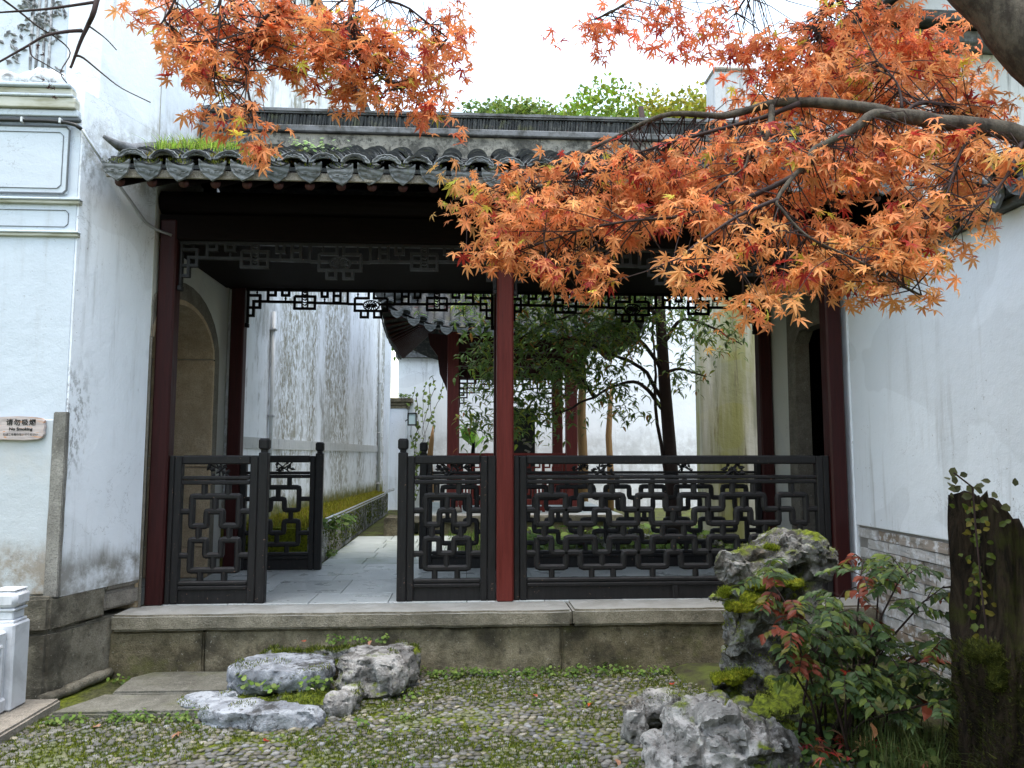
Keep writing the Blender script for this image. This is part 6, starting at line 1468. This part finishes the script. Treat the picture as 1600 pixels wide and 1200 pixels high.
MAPLE_BRANCHES = [
    [(2.286, 2.45, 2.378, 0.0388), (1.962, 2.5, 2.517, 0.0346), (1.814, 2.52, 2.567, 0.0301), (1.552, 2.55, 2.604, 0.026), (1.47, 2.57, 2.637, 0.022), (1.249, 2.6, 2.678, 0.0184), (1.116, 2.65, 2.691, 0.0152), (0.953, 2.7, 2.658, 0.0123), (0.773, 2.75, 2.686, 0.0096), (0.612, 2.8, 2.636, 0.0074), (0.422, 2.85, 2.55, 0.0055), (0.202, 2.9, 2.479, 0.0042), (-0.047, 2.95, 2.404, 0.0037)],
    [(1.528, 2.55, 2.596, 0.0191), (1.429, 2.52, 2.598, 0.0165), (1.335, 2.5, 2.524, 0.0141), (1.197, 2.48, 2.45, 0.0119), (1.161, 2.46, 2.396, 0.01), (1.101, 2.45, 2.337, 0.0083), (1.035, 2.43, 2.249, 0.0067), (1.044, 2.42, 2.211, 0.0054), (1.119, 2.4, 2.116, 0.0043), (1.263, 2.4, 2.05, 0.0034), (1.423, 2.42, 1.975, 0.0029), (1.527, 2.45, 1.935, 0.0027)],
    [(1.101, 2.45, 2.337, 0.0102), (0.941, 2.5, 2.271, 0.0079), (0.755, 2.55, 2.228, 0.0059), (0.564, 2.6, 2.219, 0.0043), (0.39, 2.65, 2.194, 0.0032), (0.188, 2.7, 2.134, 0.0027)],
    [(1.035, 2.43, 2.249, 0.0081), (0.881, 2.4, 2.176, 0.0052), (0.714, 2.35, 2.057, 0.0032), (0.658, 2.3, 1.997, 0.0023)],
    [(1.118, 2.65, 2.686, 0.0132), (1.079, 2.6, 2.544, 0.0092), (1.004, 2.58, 2.468, 0.0062), (0.97, 2.55, 2.404, 0.0041), (0.853, 2.5, 2.314, 0.0031)],
    [(1.079, 2.6, 2.544, 0.0076), (1.183, 2.62, 2.556, 0.0042), (1.368, 2.7, 2.625, 0.0027)],
    [(1.202, 2.6, 2.672, 0.0108), (1.078, 2.65, 2.634, 0.0084), (0.878, 2.7, 2.592, 0.0063), (0.649, 2.75, 2.533, 0.0046), (0.414, 2.8, 2.455, 0.0034), (0.174, 2.85, 2.392, 0.0029)],
    [(1.551, 2.55, 2.597, 0.0085), (1.645, 2.6, 2.685, 0.006), (1.788, 2.65, 2.7, 0.0042), (1.944, 2.7, 2.665, 0.0034)],
    [(1.559, 2.56, 2.64, 0.0064), (1.569, 2.6, 2.756, 0.0038), (1.525, 2.65, 2.867, 0.0026)],
    [(1.814, 2.52, 2.567, 0.0084), (1.689, 2.45, 2.432, 0.0053), (1.603, 2.4, 2.277, 0.0033), (1.519, 2.38, 2.182, 0.0024)],
    [(1.962, 2.5, 2.517, 0.0104), (1.806, 2.4, 2.326, 0.0047), (1.653, 2.35, 2.196, 0.0023)],
    [(2.603, 2.5, 0.188, 0.1458), (2.602, 2.52, 1.427, 0.1358), (2.419, 2.5, 2.284, 0.1236), (2.208, 2.5, 2.654, 0.1125), (2.026, 2.55, 2.927, 0.1034), (1.891, 2.6, 3.151, 0.0939), (1.699, 2.65, 3.394, 0.0839)],
    [(1.832, 2.6, 3.199, 0.052), (1.375, 2.65, 3.431, 0.0411), (0.664, 2.75, 3.526, 0.0324), (-0.077, 2.8, 3.503, 0.0247), (-0.807, 2.8, 3.496, 0.0189), (-1.325, 2.75, 3.408, 0.016)],
    [(1.723, 2.65, 3.369, 0.0155), (1.521, 2.8, 3.279, 0.0099), (1.462, 2.9, 3.203, 0.0057), (1.441, 2.95, 3.121, 0.0037)],
    [(1.024, 2.7, 3.479, 0.0135), (0.839, 2.85, 3.338, 0.0089), (0.626, 2.95, 3.23, 0.0054), (0.529, 3.0, 3.201, 0.0037)],
    [(1.265, 2.68, 3.449, 0.0112), (1.199, 2.9, 3.359, 0.0062), (1.125, 3.0, 3.251, 0.0037)],
    [(-0.274, 2.8, 3.494, 0.014), (-0.414, 2.8, 3.176, 0.0099), (-0.445, 2.8, 2.996, 0.0067), (-0.409, 2.8, 2.901, 0.0045), (-0.262, 2.78, 2.765, 0.0035)],
    [(0.072, 2.8, 3.51, 0.0117), (-0.324, 2.85, 3.212, 0.0075), (-0.224, 2.85, 3.127, 0.0044), (-0.075, 2.88, 3.029, 0.0031)],
    [(-0.518, 2.8, 3.496, 0.0117), (-0.665, 2.75, 3.109, 0.0081), (-0.752, 2.7, 2.952, 0.0053), (-0.792, 2.7, 2.781, 0.0035), (-0.758, 2.68, 2.582, 0.0027)],
    [(-0.735, 2.8, 3.494, 0.0093), (-0.862, 2.65, 3.087, 0.0058), (-0.876, 2.65, 2.918, 0.0036), (-0.877, 2.62, 2.691, 0.0026)],
    [(-1.037, 2.78, 3.457, 0.0081), (-1.048, 2.72, 3.1, 0.0043), (-1.102, 2.7, 2.94, 0.0027)],
    [(-1.279, 2.75, 3.41, 0.0115), (-1.227, 2.5, 2.907, 0.0084), (-1.251, 2.5, 2.822, 0.0068), (-1.269, 2.5, 2.772, 0.0055), (-1.289, 2.5, 2.71, 0.0046), (-1.301, 2.5, 2.67, 0.0042)],
    [(-1.271, 2.5, 2.799, 0.0063), (-1.301, 2.45, 2.765, 0.0052), (-1.333, 2.4, 2.722, 0.0043), (-1.372, 2.38, 2.676, 0.0036), (-1.433, 2.35, 2.607, 0.0031), (-1.474, 2.3, 2.541, 0.0029)],
    [(-1.231, 2.5, 2.901, 0.0052), (-1.337, 2.4, 2.811, 0.0037), (-1.443, 2.35, 2.766, 0.0027), (-1.486, 2.3, 2.728, 0.0023)],
    [(-1.446, 2.35, 2.816, 0.0035), (-1.415, 2.4, 2.8, 0.0031), (-1.365, 2.42, 2.762, 0.0026), (-1.32, 2.45, 2.742, 0.0023), (-1.283, 2.46, 2.701, 0.002), (-1.278, 2.4, 2.605, 0.0017), (-1.256, 2.4, 2.568, 0.0016)],
    [(-1.287, 2.5, 2.714, 0.0046), (-1.262, 2.5, 2.706, 0.0035), (-1.198, 2.5, 2.653, 0.0026), (-1.134, 2.5, 2.605, 0.0019), (-1.04, 2.5, 2.559, 0.0017)],
    [(-1.251, 2.5, 2.817, 0.0033), (-1.194, 2.5, 2.775, 0.0022), (-1.157, 2.5, 2.736, 0.0017)],
    [(-1.366, 2.38, 2.68, 0.0032), (-1.356, 2.38, 2.643, 0.0023), (-1.316, 2.38, 2.619, 0.0017), (-1.267, 2.4, 2.593, 0.0014)],
]
# leaf pads: centre, half width, half height, warmth 0 red..1 yellow, number of leaves
MAPLE_PADS = [
    (-1.007, 2.75, 2.948, 0.172, 0.126, 0.35, 95), (-0.777, 2.75, 2.943, 0.206, 0.149, 0.3, 149), (-0.553, 2.8, 2.942, 0.21, 0.163, 0.35, 161),
    (-0.32, 2.85, 2.965, 0.214, 0.178, 0.35, 172), (-0.087, 2.85, 3.025, 0.124, 0.142, 0.3, 72), (-0.216, 2.8, 2.776, 0.152, 0.093, 0.4, 66),
    (-0.443, 2.8, 2.794, 0.14, 0.075, 0.4, 40), (-0.898, 2.65, 2.705, 0.144, 0.099, 0.45, 68), (-0.785, 2.62, 2.543, 0.098, 0.076, 0.4, 36),
    (-0.711, 2.6, 2.456, 0.048, 0.039, 0.4, 7), (-1.113, 2.75, 3.005, 0.092, 0.08, 0.4, 29), (-0.093, 2.75, 2.676, 0.087, 0.05, 0.2, 17),
    (-0.043, 2.8, 2.832, 0.065, 0.058, 0.3, 11), (-0.687, 2.85, 3.094, 0.285, 0.083, 0.3, 97), (-1.007, 2.7, 2.81, 0.09, 0.079, 0.5, 26),
    (-1.161, 2.6, 2.939, 0.065, 0.03, 0.3, 4), (0.583, 3.0, 3.226, 0.188, 0.075, 0.12, 47), (0.825, 3.0, 3.226, 0.175, 0.1, 0.12, 65),
    (1.042, 3.0, 3.22, 0.138, 0.1, 0.1, 46), (0.475, 3.0, 3.158, 0.1, 0.055, 0.1, 12), (1.101, 2.95, 3.027, 0.069, 0.054, 0.1, 8),
    (1.157, 2.95, 3.111, 0.098, 0.086, 0.15, 26), (1.274, 2.85, 3.059, 0.178, 0.131, 0.3, 95), (1.488, 2.8, 3.104, 0.187, 0.105, 0.3, 92),
    (1.748, 2.8, 3.087, 0.222, 0.128, 0.25, 139), (1.225, 2.7, 2.77, 0.18, 0.095, 0.45, 86), (1.501, 2.7, 2.854, 0.18, 0.101, 0.45, 96),
    (1.765, 2.7, 2.85, 0.169, 0.09, 0.45, 69), (1.903, 2.6, 2.717, 0.13, 0.098, 0.5, 56), (1.015, 2.8, 2.788, 0.117, 0.058, 0.3, 17),
    (0.955, 2.65, 2.495, 0.232, 0.11, 0.4, 140), (0.672, 2.75, 2.442, 0.252, 0.133, 0.4, 178), (0.389, 2.8, 2.417, 0.233, 0.117, 0.42, 127),
    (0.101, 2.85, 2.403, 0.154, 0.09, 0.55, 57), (-0.071, 2.9, 2.43, 0.072, 0.06, 0.85, 15), (1.147, 2.5, 2.393, 0.198, 0.125, 0.45, 145),
    (1.423, 2.5, 2.446, 0.188, 0.115, 0.45, 115), (1.667, 2.45, 2.454, 0.184, 0.102, 0.5, 99), (1.822, 2.4, 2.393, 0.08, 0.1, 0.55, 41),
    (0.83, 2.5, 2.251, 0.229, 0.083, 0.45, 112), (0.491, 2.7, 2.239, 0.225, 0.101, 0.48, 120), (0.263, 2.75, 2.274, 0.195, 0.092, 0.42, 87),
    (0.145, 2.75, 2.14, 0.149, 0.087, 0.5, 63), (0.405, 2.68, 2.055, 0.13, 0.076, 0.5, 50), (0.28, 2.7, 2.07, 0.113, 0.05, 0.5, 23),
    (0.48, 2.65, 1.992, 0.071, 0.035, 0.45, 10), (0.734, 2.35, 2.007, 0.114, 0.055, 0.6, 41), (0.942, 2.4, 2.102, 0.12, 0.06, 0.55, 41),
    (1.059, 2.38, 2.024, 0.109, 0.063, 0.6, 40), (1.241, 2.4, 2.043, 0.15, 0.076, 0.6, 72), (1.471, 2.42, 2.063, 0.171, 0.085, 0.65, 91),
    (1.228, 2.45, 2.176, 0.163, 0.071, 0.5, 65), (1.422, 2.4, 2.186, 0.16, 0.08, 0.55, 74), (1.577, 2.4, 2.211, 0.12, 0.08, 0.6, 53),
    (0.959, 2.3, 1.89, 0.081, 0.042, 0.62, 23), (1.356, 2.42, 1.942, 0.111, 0.036, 0.65, 20), (1.521, 2.44, 1.933, 0.091, 0.028, 0.65, 13),
    (1.682, 2.4, 2.121, 0.044, 0.02, 0.7, 3), (0.916, 2.3, 1.84, 0.042, 0.023, 0.5, 4), (1.479, 2.95, 3.025, 0.172, 0.098, 0.35, 65),
    (1.742, 2.9, 2.858, 0.169, 0.097, 0.45, 65), (2.027, 2.9, 3.113, 0.145, 0.097, 0.35, 50), (1.233, 2.9, 2.762, 0.145, 0.072, 0.4, 37),
    (1.522, 2.85, 2.695, 0.166, 0.071, 0.45, 48), (1.838, 2.85, 2.703, 0.166, 0.083, 0.5, 57), (2.107, 2.8, 2.899, 0.093, 0.093, 0.5, 29),
    (1.874, 2.5, 2.249, 0.052, 0.052, 0.55, 10), (0.853, 2.95, 2.64, 0.172, 0.074, 0.4, 43), (0.592, 2.95, 2.607, 0.123, 0.054, 0.4, 17),
    (1.2, 3.0, 3.001, 0.1, 0.062, 0.2, 13), (1.551, 3.05, 2.925, 0.229, 0.114, 0.4, 94), (1.896, 3.05, 3.078, 0.229, 0.127, 0.35, 104),
    (2.132, 3.0, 2.805, 0.2, 0.125, 0.45, 93), (1.789, 3.0, 2.629, 0.225, 0.113, 0.45, 94), (1.462, 3.0, 2.676, 0.2, 0.1, 0.45, 67),
    (2.046, 2.9, 2.489, 0.145, 0.097, 0.5, 50), (1.624, 3.0, 3.27, 0.225, 0.087, 0.3, 65), (1.814, 2.8, 2.346, 0.163, 0.082, 0.5, 45),
    (0.945, 3.0, 2.528, 0.225, 0.087, 0.4, 58), (0.029, 2.9, 2.317, 0.097, 0.06, 0.5, 18), (1.723, 2.6, 2.114, 0.098, 0.054, 0.6, 18),
    (2.167, 2.9, 2.707, 0.121, 0.145, 0.5, 62), (2.1, 3.1, 3.082, 0.181, 0.103, 0.4, 65), (1.827, 3.15, 2.835, 0.21, 0.105, 0.45, 67),
    (1.411, 3.1, 3.089, 0.129, 0.103, 0.3, 32),
]
# ================================================================== MAPLE
maple = thing('maple_tree', (2.6, 2.5, 0), 'orange Japanese maple reaching over the corridor from the right', 'tree')
allpts = []
for bi, b in enumerate(MAPLE_BRANCHES):
    nm = 'trunk' if b[0][3] > .1 else 'branch'
    # resample with a smooth curve and slight crookedness
    P = [Vector(p[:3]) for p in b]; Rr = [p[3] for p in b]; Q, RQ = [], []
    for i in range(len(P) - 1):
        p0, p1, p2, p3 = P[max(i - 1, 0)], P[i], P[i + 1], P[min(i + 2, len(P) - 1)]
        for k in range(4):
            t = k / 4; q = .5 * ((2 * p1) + (p2 - p0) * t + (2 * p0 - 5 * p1 + 4 * p2 - p3) * t * t + (3 * p1 - p0 - 3 * p2 + p3) * t ** 3)
            rr = Rr[i] + (Rr[i + 1] - Rr[i]) * t
            q = q + mnoise.noise_vector(q * 9) * min(.012, rr * .5); Q.append(q); RQ.append(rr * (1 + .10 * mnoise.noise(q * 14)))
    Q.append(P[-1]); RQ.append(Rr[-1])
    MB().tube(Q, RQ, 12 if RQ[0] > .02 else 7).build(nm, MAT['bark' if RQ[0] > .012 else 'twig'], maple, True)
    if bi < 21: allpts += [q for q, rr in zip(Q, RQ) if rr < .02]
AP = np.array([p[:] for p in allpts])
rs = np.random.RandomState(77); P, A, Nn, S, Cc = [], [], [], [], []
twigs = MB(); ntw = 0
for (x, y, z, rx, rz4, h, n) in MAPLE_PADS:
    c = np.array((x, y, z)); nsub = max(2, int(n * 1.95) // 6)
    for k in range(nsub):
        v = rs.randn(3); v /= np.linalg.norm(v); v *= rs.rand() ** (1 / 2.2)
        tip = c + v * np.array([rx, .22, rz4]) + np.array([0, .10 if x > .3 else .03, 0])
        # a fine twig from the nearest branch
        d = np.linalg.norm((AP - tip) * np.array([1, .8, 1]), axis=1) + np.maximum(0, tip[2] - AP[:, 2]) * .3; j_ = np.argsort(d)[rs.randint(0, 14)]; a = AP[j_]
        if d[j_] < .34:
            m1 = a + (tip - a) * .5 + rs.randn(3) * .015 + np.array([0, 0, .015])
            MB.tube(twigs, [a, m1, tip], [.0028, .0018, .001], 4, False)
        for q in range(6):
            pos = tip + rs.randn(3) * np.array([.028, .030, .022])
            out = (tip - c) / np.array([rx + .05, .25, rz4 + .05])
            ax = np.array([rs.randn() * .75 + out[0] * .4, rs.randn() * .5 - .25, rs.randn() * .45 - .55])
            nr = np.array([rs.randn() * .5, -.50 + rs.randn() * .45, .85 + rs.randn() * .4])
            P.append(pos); A.append(ax); Nn.append(nr); S.append(rs.choice((rs.uniform(.024, .040), rs.uniform(.036, .056)), p=(.35, .65)))
            hh = h + rs.randn() * .16
            col = np.array((.58, .15, .06)) * (1 - hh) + np.array((.70, .38, .12)) * hh if hh < .85 else np.array((.66, .40, .12))
            if rs.rand() < .035 + .10 * max(0, h - .55): col = np.array((.48, .42, .05))
            if h > .8 and rs.rand() < .4: col = np.array((.42, .45, .05))
            if rs.rand() < .06: col = np.array((.34, .035, .025))
            g_ = col.mean(); Cc.append((col * .97 + g_ * .03) * rs.choice((rs.uniform(.6, .9), rs.uniform(.9, 1.25)), p=(.25, .75)))
MSH = [maple_leaf_shape(i) for i in range(14)]
leaf_mass('leaves', MSH, P, A, Nn, S, Cc, MAT['maple'], maple, 295, 'leaf')
twigs.build('twigs', MAT['twig'], maple)["kind"] = "stuff"
# dark seed husks and dead leaves on the bare twigs, upper left
SV, ST_ = maple_leaf_shape(3)
for i, (x, y, z) in enumerate(((-1.41, 2.5, 2.745), (-1.39, 2.5, 2.715), (-1.385, 2.5, 2.625), (-1.37, 2.5, 2.60), (-1.35, 2.5, 2.57), (-1.545, 2.4, 2.52), (-1.35, 2.5, 2.60))):
    me = mesh_np('withered_leaf', SV * np.array([.55, 1, 1]) * np.array([1, 1, 2.5]), ST_, np.tile((.05, .014, .012), (len(SV), 1)))
    link('withered_leaf', me, MAT['maple'], maple, Matrix.Translation((x, y, z)) @ Matrix.Rotation(i * 1.3, 4, 'Y') @ Matrix.Rotation(R(-70), 4, 'X') @ Matrix.Diagonal((.018, .022, .018, 1)))
